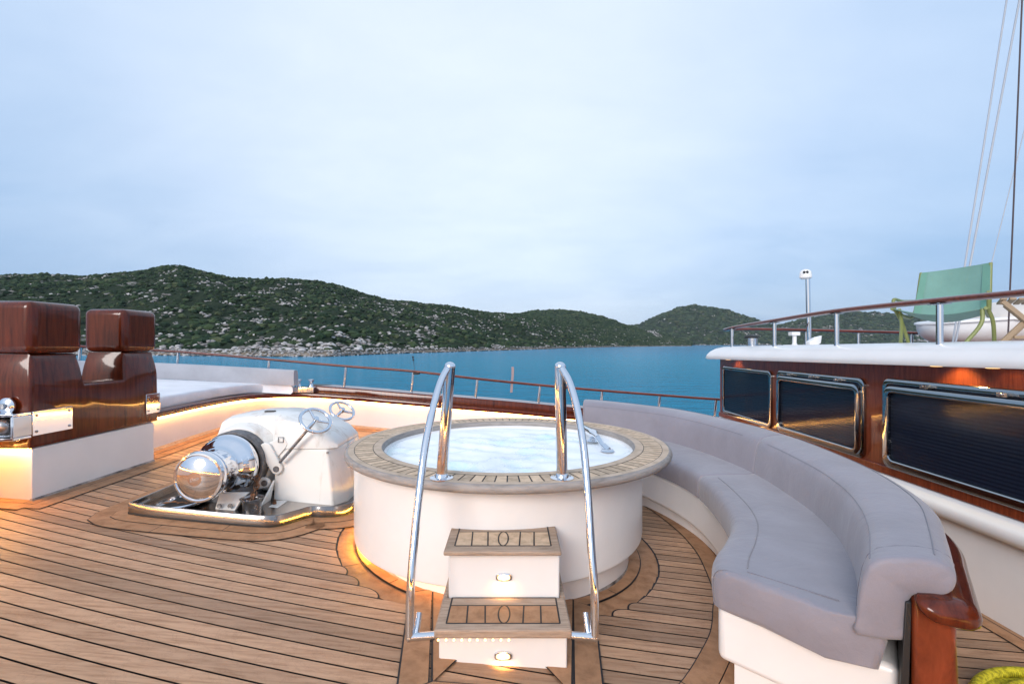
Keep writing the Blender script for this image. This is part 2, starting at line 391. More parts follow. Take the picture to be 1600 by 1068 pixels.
# ------------------------------------------------------------------ bulwark
def sweep(sta, nrm, prof):
    """sta (x,y,z0) ; prof: list of (u,z) relative; returns sections"""
    return [[(p[0] + n[0] * u, p[1] + n[1] * u, p[2] + z) for u, z in prof] for p, n in zip(sta, nrm)]
def bulwark(Wp, Np, label, loc, cut):
    bul = thing('bulwark', label, 'bulwark', loc)
    secs = [[(p[0], p[1], dz(p[0]) - .02), (p[0] + n[0] * .16, p[1] + n[1] * .16, dz(p[0]) - .02), (p[0] + n[0] * .16, p[1] + n[1] * .16, p[2]), (p[0], p[1], p[2])] for p, n in zip(Wp, Np)]
    MB().loft(secs).build('bulwark_panel', M_white, bul, smooth=40)
    MB().loft(sweep(Wp, Np, [(-.055, .002), (-.062, .03), (-.05, .062), (.0, .075), (.37, .075), (.37, .002)])).build('cap_rail', M_mah, bul, smooth=50)
    MB().loft(sweep(Wp[cut], Np[cut], [(.045, .0755), (.045, .155), (.06, .175), (.36, .175), (.36, .0755)])).build('upper_rail', M_mah, bul, smooth=40)
    MB().loft(sweep(Wp, Np, [(-.024, -.012), (-.024, .0), (-.008, .0), (-.008, -.012)])).build('light_strip', M_led, bul)
    MB().loft([[(p[0] - n[0] * u, p[1] - n[1] * u, dz(p[0]) + z) for u, z in ((.001, .0), (.03, .0), (.03, .02), (.001, .045))] for p, n in zip(Wp, Np)]).build('foot_trim', M_teak_g, bul)
i0 = next(i for i, p in enumerate(W) if p[0] > -3.16 and p[1] > 7)
bulwark(W, WN, 'white bulwark with varnished wood cap and a glowing light strip beneath', (0, 7.3, 0), slice(i0, None))
WP = [(-3.76, 3.45, .69), (-3.77, 2.8, .69)] + [(x, 7.0 - y, z) for x, y, z in W]; WP = WP[::-1]; NP_ = normals2(WP)
ip = next(i for i, p in enumerate(WP) if p[0] < -3.16)
bulwark(WP, NP_, 'white port side bulwark with lit wood cap, near side of the deck', (0, -.3, 0), slice(0, ip))
# hull outside
secs = []
hullp = cr([(12, 7.25), (3.5, 7.62), (0, 7.64), (-2.6, 7.78), (-4.2, 7.72), (-6, 7.1), (-7.6, 5.6), (-8.6, 4.2), (-8.6, 2.2), (-7.6, .7), (-5.6, -.5), (-4.2, -.75), (-2.6, -.8), (0, -.68), (3.5, -.66), (12, -.3)], 5)
hn = normals2(hullp)
secs = []
for p, n in zip(hullp, hn):
    top = float(np.interp(p[0], [-8.8, -4, -2.6, -2, 0, 1.1, 3.5, 7, 12], [.86, .66, .615, .575, .417, .315, .12, -.15, -.5])) - .01
    secs.append([(p[0] - n[0] * -.0, p[1], top), (p[0] + n[0] * -.25, p[1] + n[1] * -.25, -1.2), (p[0] + n[0] * -.8 * -1 * -1, p[1] + n[1] * -.8, -2.7)])
tag(MB().loft(secs, closed=False, caps=False).build('hull', M_white, smooth=60), 'white hull side of the yacht below its rail', 'hull')

# foredeck platform under the sunbed
plat = [(p[0] + n[0] * .17, p[1] + n[1] * .17) for p, n in zip(W, WN)][:34]
plat = [q for q in plat if q[1] > 4.95] + [(-3.3, 7.63), (-4.2, 7.6), (-5.9, 7.0), (-7.4, 5.6), (-8.3, 4.2), (-8.3, 2.4), (-7.4, 1.0), (-5.6, -.3), (-4.2, -.6), (-3.3, -.62), (-3.6, -.4), (-3.95, .3), (-3.95, 3.44), (-4.42, 3.44), (-4.42, 4.95)]
struct(MB().prism(plat, lambda x, y: dz(x) - .02, lambda x, y: .70 - .03 * (x + 3.8)).build('foredeck', M_white))
# ------------------------------------------------------------------ sunbed
sb = thing('sunbed', 'wide white sunbed mattress with long grey backrest on the foredeck', 'sunbed', (-4.6, 6.6, .75))
edge = [(p[0] + n[0] * .05, p[1] + n[1] * .12) for p, n in zip(W, WN)]
edge = [e for e in edge if e[1] > 4.98 and e[0] < -3.27][::2]
poly = [(-5.0, 4.98)] + edge + [(-3.25, 7.30), (-4.2, 7.32), (-5.4, 7.2), (-6.6, 6.5), (-7.2, 5.6)]
def mz(x, y): return .835 - .055 * (x + 3.3)
cx, cy = -4.7, 6.4
def shr(k): return [(cx + (x - cx) * k, cy + (y - cy) * k) for x, y in poly]
secs = [[(x, y, mz(x, y) + h) for x, y in shr(k)] for k, h in ((.985, -.125), (1, -.10), (1, -.035), (.993, -.01), (.978, .0))]
MB().loft(secs).build('mattress', M_matt, sb, smooth=50)
bk = [(-3.22, 7.27), (-4.2, 7.29), (-5.4, 7.17), (-6.5, 6.5), (-7.1, 5.6)]
bk = cr(bk, 6); bn = normals2(bk)
secs = [[(p[0] - n[0] * u, p[1] - n[1] * u, mz(p[0], p[1]) + z) for u, z in ((0, .0), (0, .2), (.02, .228), (.10, .228), (.13, .2), (.15, .0))] for p, n in zip(bk, bn)]
MB().loft(secs).build('backrest_cushion', M_pillow, sb, smooth=60)

# ------------------------------------------------------------------ guard rail
F = 770.0
R0 = [(-900, 505, 3.5), (-400, 522, 5.2), (0, 534, 6.7), (130, 540, 7.2), (278, 548, 7.55), (420, 560, 7.6), (540, 570.5, 7.6), (645, 578.5, 7.56), (745, 590, 7.52), (843, 600, 7.5), (940, 608.5, 7.5), (1030, 615.5, 7.5), (1118, 622, 7.5), (1260, 630, 7.48)]
def P(px, py, Y): return ((px - 800) / F * Y, Y, 1.45 + (537 - py) / F * Y)
RP = cr([P(*r) for r in R0] + [(7.5, 7.4, .38), (12, 7.15, 0)], 6)
rail = thing('guard_rail', 'varnished wood handrail on steel stanchions running along the bulwark', 'railing', (0, 7.5, .6))
MB().loft([[(p[0], p[1] + .036 * math.cos(a), p[2] - .012 + .019 * math.sin(a)) for a in [2 * PI * k / 12 for k in range(12)]] for p in RP]).build('handrail', M_rail, rail, smooth=60)
def railz(x): return float(np.interp(x, [p[0] for p in RP], [p[2] for p in RP])), float(np.interp(x, [p[0] for p in RP], [p[1] for p in RP]))
def capz(x): return float(np.interp(x, [p[0] for p in W if p[1] > 7.2], [p[2] for p in W if p[1] > 7.2])) + .175
sx = [(px - 800) / F * Y for px, Y in ((278, 7.55), (420, 7.6), (540, 7.6), (645, 7.56), (745, 7.52), (843, 7.5), (940, 7.5), (1030, 7.5), (1118, 7.5))] + [4.2, 5.3, 6.5, 7.8, -6.3, -7.6]
for x in sx:
    z1, y = railz(x); z0 = capz(max(x, -3.0)) - (.0 if x > -3.2 else -.03)
    if x < -5.5: z0 = .86
    m = MB().tube([(x - .022, y - .01, z0 - .02), (x + .008, y, z1 - .02)], .021, 14)
    m.build('stanchion', M_chrome, rail, smooth=50)
# bollard on the cap
bo = thing('twin_bollard', 'small steel twin bollard on the cap rail beside the sunbed', 'bollard', (-3.12, 7.5, .72))
MB().box(-3.32, -2.98, 7.40, 7.58, .715, .80).build('base_plate', M_chrome, bo, bevel=.006)
for x in (-3.245, -3.055):
    MB().lathe([(0, .80), (.036, .80), (.028, .83), (.028, .875), (.05, .90), (.05, .908), (.0, .915)], 20, Matrix.Translation((x, 7.5, 0))).build('horn', M_chrome, bo, smooth=40)
for x in (-3.29, -3.01): MB().ball((x, 7.398, .745), .009, n=8, k=5).build('screw', M_steel, bo, smooth=60)
# small things on the rail
fl = thing('beaded_whip', 'thin dark whip with two beads clamped on the rail', 'whip', (-1.49, 7.5, 1.03))
MB().tube([(-1.485, 7.52, 1.05), (-1.50, 7.52, 1.15), (-1.512, 7.52, 1.25)], .003, 6).build('stem', M_cable, fl)
for q in ((-1.512, 7.52, 1.247), (-1.505, 7.52, 1.207)): MB().ball(q, .016, n=10, k=6).build('bead', M_black, fl, smooth=60)
MB().box(-1.50, -1.41, 7.46, 7.56, .985, 1.012).build('clamp', M_black, fl, bevel=.004)
tag(MB().loft([[(x, 7.5 + dy, z) for x, dy in ((-.018 + s, 0), (s + .018, .004), (s + .018, .012), (-.018 + s, .01))] for z, s in ((.71, -.012), (.80, -.004), (.88, 0), (.97, .01), (1.06, .012), (1.10, .008))]).build('pennant', M_faded), 'faded greyish pink ribbon fluttering upright at the middle of the rail', 'ribbon')

# ------------------------------------------------------------------ mooring bitts at left
bt = thing('mooring_bitts', 'massive varnished mahogany double bitts on a white base', 'bitts', (-3.95, 4.25, .3))
BX0, BX1, BY0, BY1 = -4.42, -3.53, 3.625, 4.86
MB().prism([(BX0, BY0), (BX1, BY0), (BX1, BY1), (BX0, BY1)], lambda x, y: dz(x) - .01, lambda x, y: .68).build('plinth', M_white, bt, bevel=.006)
MB().loft([[(x, y, dz(x) + h) for x, y in ((BX1 - .01, BY0 - u), (BX1 + u, BY0 - u), (BX1 + u, BY1))] for u, h in ((.001, .03), (.014, .018), (.014, -.0))], closed=False, caps=False).build('sealant_bead', M_grime, bt)
e = .028
MB().box(BX0 - e, -3.905, BY0 - e, BY1 + e, .684, 1.125).build('timber_filler', M_mah, bt, bevel=.015, seg=3)
XT = BX1 + e * .7; SZ = 1.13; NZ = 1.374
def neck(y, s_, n_=8):                      # a side of the post leaning in towards its neck
    return [(y + s_ * .036 * (k / n_) ** 1.6, SZ + (NZ - SZ) * k / n_) for k in range(n_ + 1)]
yz = [(BY0 - e, .684), (BY1 + e, .684)] + neck(BY1 + e, -1) + neck(4.465, 1)[::-1] + neck(4.045, -1) + neck(BY0 - e, 1)[::-1]
yn = normals2(yz, True)
def tsec(d, x):
    o = []
    for (y, z), n_ in zip(yz, yn):
        yy_, zz_ = y + n_[0] * d, z + n_[1] * d; k = max(0, (z - SZ) / (NZ - SZ)); o.append((x - .034 * k ** 1.6, yy_, zz_))
    return o
m = MB(); m.loft([tsec(.026, XT), tsec(.013, XT - .003), tsec(.004, XT - .012), tsec(0, XT - .028), [(-3.90 + .034 * max(0, (z - SZ) / (NZ - SZ)) ** 1.6, y, z) for y, z in yz]], caps=False)
cf = [(0, 1, 2, 19, 20, 37)] + [(2 + k, 3 + k, 18 - k, 19 - k) for k in range(8)] + [(20 + k, 21 + k, 36 - k, 37 - k) for k in range(8)]
m.f += [tuple(q) for q in cf]
m.build('timber_block', M_mah, bt, smooth=50)
for (y0, y1) in ((3.60, 4.045), (4.47, 4.89)):
    MB().box(-3.896, -3.513, y0, y1, 1.377, 1.768).build('post_head', M_mah, bt, bevel=.055, seg=6)
# steel plates and fairlead
def plate(name, x, y0, y1, z0, z1, parent):
    p = MB().box(x, x + .008, y0, y1, z0, z1).build(name, M_chrome, parent, bevel=.003)
    for yy in (y0 + .03, y1 - .03):
        for zz in (z0 + .03, z1 - .03): MB().ball((x + .009, yy, zz), .010, n=8, k=5).build('screw', M_steel, p, smooth=60)
    return p
plate('corner_plate', BX1 + .020, 3.60, 3.93, .775, .955, bt)
plate('corner_plate', BX1 + .020, 4.72, 4.905, .775, .965, bt)
MB().box(BX1 - .0, BX1 + .03, 4.890, 4.897, .775, .965).build('plate_return', M_chrome, bt, bevel=.002)
fr = MB(); fr.box(-4.45, -3.505, 3.46, 3.597, .935, .955); fr.box(-4.45, -3.505, 3.46, 3.597, .765, .785); fr.box(-3.525, -3.505, 3.46, 3.60, .785, .935)
fr.box(-4.45, -4.43, 3.46, 3.60, .785, .935); fr.box(-4.43, -3.525, 3.585, 3.596, .785, .935)
fr.build('roller_frame', M_chrome, bt, bevel=.005)
MB().lathe([(0, -.40), (.03, -.40), (.06, -.37), (.055, -.2), (.05, 0), (.055, .2), (.06, .37), (.03, .40), (0, .40)], 28, Matrix.Translation((-3.97, 3.525, .86)) @ rot_to((1, 0, 0))).build('roller', M_steel, bt, smooth=50)
MB().lathe([(0, 0), (.06, 0), (.06, .012), (.04, .025), (0, .03)], 24, Matrix.Translation((-3.655, 3.572, 1.0)) @ rot_to((0, -1, 0))).build('pivot_washer', M_chrome, bt, smooth=40)
MB().lathe([(0, 0), (.022, 0), (.022, .02), (.0, .022)], 6, Matrix.Translation((-3.655, 3.543, 1.0)) @ rot_to((0, -1, 0))).build('pivot_bolt', M_steel, bt)
MB().box(-4.40, -3.545, 3.600, 3.612, .672, .683).build('light_strip', mat('warm_led_lip', (1, .8, .5), .5, emit=(1, .46, .10), es=120), bt)

# ------------------------------------------------------------------ hot tub
tub = thing('hot_tub', 'round white hot tub with teak rim full of foaming water', 'hot tub', (TC[0], TC[1], 0))
n = 96; RZ = .735; RC = (-.025, 3.64)
T = Matrix.Translation((TC[0], TC[1], 0)); TR = Matrix.Translation((RC[0], RC[1], 0))
MB().lathe([(.93, -.16), (.93, .128), (1.0, .132), (1.018, .145), (1.022, .165), (1.022, .69)], n, T).build('tub_shell', M_white, tub, smooth=35)
MB().loft([[(TC[0] + r * math.cos(a), TC[1] + r * math.sin(a), dz(TC[0] + r * math.cos(a)) + h) for r, h in ((.929, .0), (.948 + .003 * math.sin(9 * a), .0), (.948, .012), (.929, .024 + .006 * math.sin(7 * a)))] for a in [2 * PI * k / 90 for k in range(90)]], loop=True).build('sealant_bead', M_grime, tub)
MB().lathe([(.952, .114), (.966, .114), (.966, .124), (.952, .124), (.952, .114)], 60, T, math.radians(140), math.radians(212)).build('light_strip', M_led4, tub)
MB().lathe([(.952, .114), (.966, .114), (.966, .124), (.952, .124), (.952, .114)], 90, T, math.radians(213), math.radians(278)).build('light_strip', M_led3, tub)
MB().lathe([(.96, .684), (1.13, .684), (1.146, .692), (1.152, .71), (1.146, .728), (1.13, RZ), (1.088, RZ)], n, TR).build('rim_edge', M_grey_r, tub, smooth=50)
MB().lathe([(1.128, RZ + .0004), (1.089, RZ + .0006), (1.087, RZ - .002)], n, TR).build('rim_board', M_tan_r, tub, smooth=50)
MB().lathe([(.962, RZ + .0006), (.908, RZ + .0006)], n, TR).build('rim_board', M_tan_r, tub, smooth=50)
MB().lathe([(1.0885, RZ - .003), (.90, RZ - .003)], n, TR).build('rim_seams', M_caulk, tub)
m = MB(); NP = 104
for k in range(NP):
    a0 = 2 * PI * (k + .06) / NP; a1 = 2 * PI * (k + .94) / NP; am = (a0 + a1) / 2
    v = []
    for r in (.966, 1.084):
        for a in (a0, am, a1): v.append((RC[0] + r * math.cos(a), RC[1] + r * math.sin(a), RZ - .0005))
    m.add(v, [(0, 1, 4, 3), (1, 2, 5, 4)])
m.build('rim_planking', M_teak_r, tub)
MB().lathe([(.962, RZ), (.905, RZ), (.897, RZ - .006), (.893, RZ - .03), (.893, RZ - .06)], n, TR).build('rim_inner_edge', M_grey_r, tub, smooth=50)
MB().lathe([(.90, RZ - .035), (.88, RZ - .04), (.86, RZ - .08), (.80, .3), (0, .28)], n, TR).build('basin', M_white, tub, smooth=40)
# water
m = MB(); rings = 46; seg = 128; v = [(RC[0], RC[1], .68)]; f = []
def wz(x, y): return .683 + .010 * math.sin(x * 9 + 2 * math.sin(y * 7)) * math.sin(y * 11 + math.cos(x * 8)) + .006 * math.sin(x * 23 + y * 5) * math.sin(y * 27 - x * 9)
for i in range(1, rings + 1):
    r = .89 * i / rings; fade = min(1, (1 - i / rings) * 6)
    for j in range(seg):
        a = 2 * PI * j / seg; x, y = RC[0] + r * math.cos(a), RC[1] + r * math.sin(a); v.append((x, y, .683 + (wz(x, y) - .683) * fade))
for j in range(seg): f.append((0, 1 + j, 1 + (j + 1) % seg))
for i in range(rings - 1):
    for j in range(seg):
        a = 1 + i * seg; b2 = a + seg; f.append((a + j, b2 + j, b2 + (j + 1) % seg, a + (j + 1) % seg))
m.add(v, f)
M_foam = mat('foaming_water', (.75, .85, .88), .25, spec=.5)
nz = noise(M_foam, coords(M_foam), 2.0, 7, .58, .6)
L(M_foam, ramp(M_foam, nz, [(.30, (.46, .76, .79)), (.38, (.68, .86, .88)), (.47, (.87, .91, .93)), (.7, (.93, .94, .95))]), BS(M_foam).inputs['Base Color'])
L(M_foam, ramp(M_foam, nz, [(.4, (.08,) * 3), (.6, (.7,) * 3)]), BS(M_foam).inputs['Roughness'])
bump(M_foam, noise(M_foam, coords(M_foam), 12, 8, .7, .8), .3, .02)
m.build('foaming_water', M_foam, tub, smooth=180)
# taps inside the tub at right
fa = thing('tub_tap', 'chrome tap and curved spout inside the tub at its right edge', 'tap', (.72, 3.9, .69))
def ring_pt(px, py, z):
    Y = F * (1.45 - z) / (py - 537); return Vector(((px - 800) / F * Y, Y, z))
p0 = ring_pt(951, 703, .69); p1 = ring_pt(941, 694, .72); p2 = ring_pt(934, 683, .76); p3 = ring_pt(928, 678, .76); p4 = ring_pt(914, 670, .73)
MB().tube(cr([p0, p1, p2], 5), [.022] * 5 + [.018] * 6, 12).build('handle', M_chrome, fa, smooth=60)
MB().tube(cr([p2, p3, p4], 5), [.02] * 5 + [.034] * 6, 12).build('shower_head', M_chrome, fa, smooth=60)
q = ring_pt(927, 688, .69)
MB().lathe([(.06, 0), (.05, .012), (.03, .02), (.022, .05), (0, .055)], 24, Matrix.Translation(q)).build('base_rose', M_chrome, fa, smooth=60)
MB().lathe([(.05, 0), (.04, .012), (0, .014)], 24, Matrix.Translation(ring_pt(949, 704, .685))).build('spout_base', M_chrome, fa, smooth=60)

# ------------------------------------------------------------------ steps
st = thing('tub_steps', 'two white steps with teak treads in front of the hot tub', 'steps', (-.045, 2.35, 0))
MB().prism([(-.327, 2.20), (.247, 2.205), (.247, 2.75), (-.327, 2.75)], lambda x, y: dz(x) + .0, lambda x, y: .182).build('lower_riser', M_white, st, bevel=.008)
MB().box(-.31, .232, 2.40, 2.68, .17, .44).build('upper_riser', M_white, st, bevel=.008)
m = MB()
m.box(-.336, .258, 2.118, 2.392, .183, .222)
lt = m.build('tread', M_teak_g, st, bevel=.008)
MB().box(-.336, -.313, 2.393, 2.80, .184, .2215).build('tread_wing', M_teak_g, st, bevel=.004)
MB().box(.235, .258, 2.393, 2.80, .184, .2215).build('tread_wing', M_teak_g, st, bevel=.004)
ut = MB().box(-.327, .236, 2.345, 2.69, .441, .463).build('tread', M_teak_g, st, bevel=.007)
def inlay(parent, x0, x1, y0, ym, y1, z, lines, el):
    g = MB(); w = .0035; zz = z + .0012
    g.box(x0, x1, y0 - w, y0 + w, z - .002, zz); g.box(x0, x1, y1 - w, y1 + w, z - .002, zz - .0001); g.box(x0, x1, ym - w, ym + w, z - .002, zz - .0002)
    g.box(x0 - w, x0 + w, y0, y1, z - .002, zz + .0002); g.box(x1 - w, x1 + w, y0, y1, z - .002, zz + .0003)
    for xa, xb in lines:
        g.loft([[(xa - w, y0, z - .002), (xa + w, y0, z - .002), (xa + w, y0, zz + .0004), (xa - w, y0, zz + .0004)], [(xb - w, ym, z - .002), (xb + w, ym, z - .002), (xb + w, ym, zz + .0004), (xb - w, ym, zz + .0004)]])
    ex, er = el; yc = (y0 + ym) / 2; rr = (ym - y0) / 2
    ring = [[(ex + (er + d) * math.cos(a), yc + (rr + d) * math.sin(a), h) for d, h in ((-w, z - .002), (w, z - .002), (w, zz + .0006), (-w, zz + .0006))] for a in [2 * PI * k / 32 for k in range(32)]]
    g.loft(ring, loop=True); g.build('seam_inlay', M_caulk, parent)
    pc = MB()
    xs = [x0] + [l[0] for l in lines[:2]] + [l[0] for l in lines[2:]] + [x1]; xt = [x0] + [l[1] for l in lines] + [x1]
    for i in range(len(xs) - 1):
        pc.add([(xs[i], y0, z + .0006), (xs[i + 1], y0, z + .0006), (xt[i + 1], ym, z + .0006), (xt[i], ym, z + .0006)], [(0, 1, 2, 3)])
    pc.build('inlay_panel', M_teak_m if z < .3 else M_teak_r, parent)
inlay(lt, -.289, .211, 2.168, 2.316, 2.386, .222, [(-.200, -.207), (-.118, -.126), (.048, .056), (.128, .134)], (-.036, .026))
inlay(ut, -.280, .191, 2.412, 2.59, 2.665, .463, [(-.198, -.206), (-.118, -.126), (.036, .044), (.108, .116)], (-.044, .025))
M_dot = mat('led_dot', (1, .8, .5), .5, emit=(1, .50, .13), es=6)
for i in range(10): MB().ball((-.318 + i * .0338, 2.124, .1755), .0052, n=8, k=5).build('led', M_dot, st)
for (x, y, z) in ((-.040, 2.397, .319), (-.040, 2.199, .062)):
    def oval(a, b): return [(a * np.sign(math.cos(t)) * abs(math.cos(t)) ** .6, b * np.sign(math.sin(t)) * abs(math.sin(t)) ** .7) for t in [2 * PI * k / 36 for k in range(36)]]
    MB().loft([[(x + u, y - d, z + w) for u, w in oval(a, b)] for a, b, d in ((.040, .019, 0), (.039, .018, .008), (.030, .0125, .010), (.029, .011, .004))]).build('step_light_bezel', M_chrome, st, smooth=40)
    ld = bpy.data.lights.new('step_light_beam', 'SPOT'); ld.energy = 1.6; ld.color = (1, .5, .15); ld.spot_size = math.radians(140); ld.spot_blend = .8; ld.shadow_soft_size = .012
    lo = bpy.data.objects.new('step_light_beam', ld); COL.objects.link(lo); lo.location = (x, y - .02, z); lo.rotation_euler = (math.radians(50), 0, 0)
    MB().loft([[(x + u, y - d, z + w) for u, w in oval(a, b)] for a, b, d in ((.029, .0115, .0041), (.028, .011, .0065), (.018, .006, .0085))]).build('step_light_lens', M_lamp, st, smooth=60)
# handrails
def handrail(sgn, base, top, path, label):
    h = thing('handrail', label, 'handrail', base, 'steel handrails beside the tub steps')
    MB().tube([base, top], .0295, 20, caps=False).build('post', M_chrome, h, smooth=60)
    d = (Vector(top) - Vector(base)).normalized()
    MB().lathe([(.0295, 0), (.031, .006), (.024, .02), (.012, .028), (0, .03)], 24, Matrix.Translation(top) @ rot_to(d)).build('post_cap', M_chrome, h, smooth=60)
    fl_ = MB().lathe([(.0, -.001), (.062, 0), (.062, .006), (.036, .010), (.031, .028), (.029, .03)], 32, Matrix.Translation(base)).build('base_flange', M_chrome, h, smooth=40)
    for k in range(3):
        a = 2 * PI * k / 3 + .5; MB().ball((base[0] + .05 * math.cos(a), base[1] + .05 * math.sin(a), base[2] + .008), .006, n=8, k=4).build('screw', M_steel, fl_, smooth=60)
    pts = [P(*p) for p in path]; pts = cr(pts, 6)
    MB().tube(pts, .0185, 16).build('curved_rail', M_chrome, h, smooth=60)
    e_ = Vector(pts[-1]); xi = -.334 if sgn < 0 else .256
    MB().tube([e_, (xi, e_.y + .01, e_.z + .002)], .0175, 14).build('lower_arm', M_chrome, h, smooth=60)
    MB().ball(e_, .0192, n=14, k=8).build('elbow', M_chrome, h, smooth=60)
    MB().tube([e_ + Vector((-sgn * .025, .008, .0)), e_ + Vector((-sgn * .030, .06, .075))], .014, 12).build('stub', M_chrome, h, smooth=60)
handrail(-1, (-.375, 2.62, RZ), (-.330, 2.62, 1.325), [(699, 576, 2.60), (688, 598, 2.55), (676, 640, 2.47), (664, 700, 2.38), (654, 780, 2.28), (646, 860, 2.20), (641, 930, 2.15), (640, 995, 2.13)], 'curved polished steel handrail left of the tub steps')
handrail(1, (.266, 2.62, RZ), (.256, 2.62, 1.325), [(878, 576, 2.60), (890, 598, 2.55), (902, 640, 2.47), (912, 700, 2.38), (919, 780, 2.28), (924, 860, 2.20), (929, 930, 2.15), (929, 995, 2.13)], 'curved polished steel handrail right of the tub steps')

# ------------------------------------------------------------------ windlass
wl = thing('anchor_windlass', 'white anchor windlass with chrome drum standing in a steel drip tray', 'windlass', (-2.1, 4.1, .17))
def tz(x): return dz(x) + .016
nn = normals2(TRAY, True)
secs = [[(p[0] + n[0] * u, p[1] + n[1] * u, tz(p[0]) + h) for u, h in ((0, .018), (0, .082), (.006, .088), (.014, .086), (.016, .03))] for p, n in zip(TRAY, nn)]
m = MB(); m.loft(secs, closed=False, caps=False, loop=True)
m.add([(p[0] + n[0] * .015, p[1] + n[1] * .015, tz(p[0]) + .031) for p, n in zip(TRAY, nn)], [tuple(range(len(TRAY)))])
tr = m.build('drip_tray', M_tray, wl, smooth=50)
MB().loft([[(p[0] + n[0] * u, p[1] + n[1] * u, tz(p[0]) + h) for u, h in ((-.004, -.012), (-.003, .02), (.01, .02), (.01, -.012))] for p, n in zip(TRAY, nn)], loop=True).build('tray_gasket', M_black, tr)
# hawse ring; its hole is a disc coloured dark as shade
H = Matrix.Translation((-2.50, 3.72, tz(-2.5) + .03))
MB().lathe([(.155, 0), (.165, .002), (.172, .012), (.165, .022), (.15, .022), (.145, .0)], 40, H).build('hawse_ring', M_chrome, tr, smooth=60)
MB().lathe([(.149, .010), (.12, .009), (.0, .008)], 40, H).build('hawse_shade_disc', M_dark, tr)  # disc over the tray floor, hole's darkness painted on
# housing: two joined boxes, slanted sides
def hbox(x0, x1, y0, y1, z0, z1, tx0=0, tx1=0, ty0=0, ty1=0):
    return [[(x0, y0, z0), (x1, y0, z0), (x1, y1, z0), (x0, y1, z0)], [(x0 + tx0, y0 + ty0, z1), (x1 - tx1, y0 + ty0, z1), (x1 - tx1, y1 - ty1, z1), (x0 + tx0, y1 - ty1, z1)]]
zb = .20
hs = MB().loft([[(-1.925, 3.97, .18), (-1.425, 3.93, .15), (-1.35, 4.06, .145), (-1.35, 4.62, .145), (-1.925, 4.62, .18)], [(-1.925, 4.01, .60), (-1.50, 3.99, .60), (-1.43, 4.10, .60), (-1.43, 4.60, .60), (-1.925, 4.60, .60)]]).build('housing', M_whitem, wl, bevel=.014, seg=3)
MB().loft(hbox(-2.48, -1.93, 4.125, 4.62, .22, .60, .02, 0, .0, .02)).build('side_housing', M_whitem, wl, bevel=.02, seg=3)
m = MB(); S = []
for x, zt, yf, yb in ((-2.47, .74, 4.13, 4.58), (-2.45, .805, 4.13, 4.60), (-2.38, .84, 4.13, 4.61), (-2.2, .862, 4.13, 4.62), (-2.0, .868, 4.12, 4.62), (-1.93, .862, 4.02, 4.62), (-1.85, .852, 3.995, 4.62), (-1.72, .82, 3.985, 4.62), (-1.60, .775, 3.985, 4.61), (-1.50, .72, 3.99, 4.60), (-1.43, .635, 4.04, 4.59)):
    zm = .602; S.append([(x, yf, zm), (x, yf + .004, zm + (zt - zm) * .62), (x, yf + .035, zm + (zt - zm) * .9), (x, yf + .09, zt), (x, yb - .08, zt), (x, yb - .02, zm + (zt - zm) * .85), (x, yb, zm)])
m.loft(S).build('lid', M_whitem, wl, smooth=40)
MB().box(-2.12, -2.04, 4.22, 4.26, .866, .876).build('lid_hinge', M_black, wl)
MB().loft([[(-1.42, 4.22, .50), (-1.42, 4.27, .50), (-1.42, 4.27, .56), (-1.42, 4.22, .56)], [(-1.385, 4.235, .51), (-1.385, 4.255, .51), (-1.385, 4.255, .54), (-1.385, 4.235, .54)]]).build('plug', M_black, wl)
MB().tube(cr([(-1.385, 4.24, .52), (-1.34, 4.23, .49), (-1.30, 4.25, .40), (-1.29, 4.3, .2)], 5), .004, 6).build('cable', M_black, wl)
MB().box(-1.5, -1.485, 3.975, 3.99, .565, .578).build('latch', M_steel, wl)
# drum assembly, axis along -Y
def ylathe(prof, x, z, n=64):                   # prof (r, y)
    A = Matrix(((1, 0, 0, x), (0, 0, 1, 0), (0, 1, 0, z), (0, 0, 0, 1)))
    return MB().lathe([(r, y) for r, y in prof], n, A)
DX, DZ = -2.23, .50
dr = ylathe([(0, 3.458), (.05, 3.461), (.10, 3.472), (.14, 3.488), (.156, 3.499), (.163, 3.494), (.175, 3.496), (.184, 3.525), (.180, 3.56), (.165, 3.575), (.160, 3.60), (.160, 3.63), (.152, 3.635)], DX, DZ).build('warping_drum', M_chrome, wl, smooth=40)
S = []
for i in range(96):
    a = 2 * PI * i / 96; rib = .006 if (i // 4) % 3 != 0 else 0
    S.append([(DX + (r - rib * k) * math.cos(a), y, DZ + (r - rib * k) * math.sin(a)) for r, y, k in ((.150, 3.634, 0), (.146, 3.645, 1), (.143, 3.70, 1), (.148, 3.74, 0))])
MB().loft(S, closed=False, caps=False, loop=True).build('fluted_sleeve', M_chrome, dr, smooth=30)
ylathe([(.148, 3.738), (.152, 3.755), (.175, 3.78), (.205, 3.80), (.228, 3.825), (.238, 3.855), (.238, 3.878), (.228, 3.885), (.0, 3.885)], DX, DZ).build('drum_flare', M_chrome, dr, smooth=40)
ylathe([(.20, 3.886), (.20, 3.91), (.232, 3.912), (.232, 3.93)], DX, DZ).build('gypsy_gap_shade', M_dark, wl, smooth=30)  # shade between flare and brake band put into the colour
ylathe([(.18, 3.915), (.246, 3.917), (.252, 3.93), (.252, 4.02), (.18, 4.02)], DX, DZ).build('brake_band', M_band, wl, smooth=30)
ylathe([(.18, 4.021), (.262, 4.023), (.272, 4.035), (.285, 4.09), (.30, 4.12), (.0, 4.12)], DX, DZ).build('ring_casing', M_whitem, wl, smooth=40)
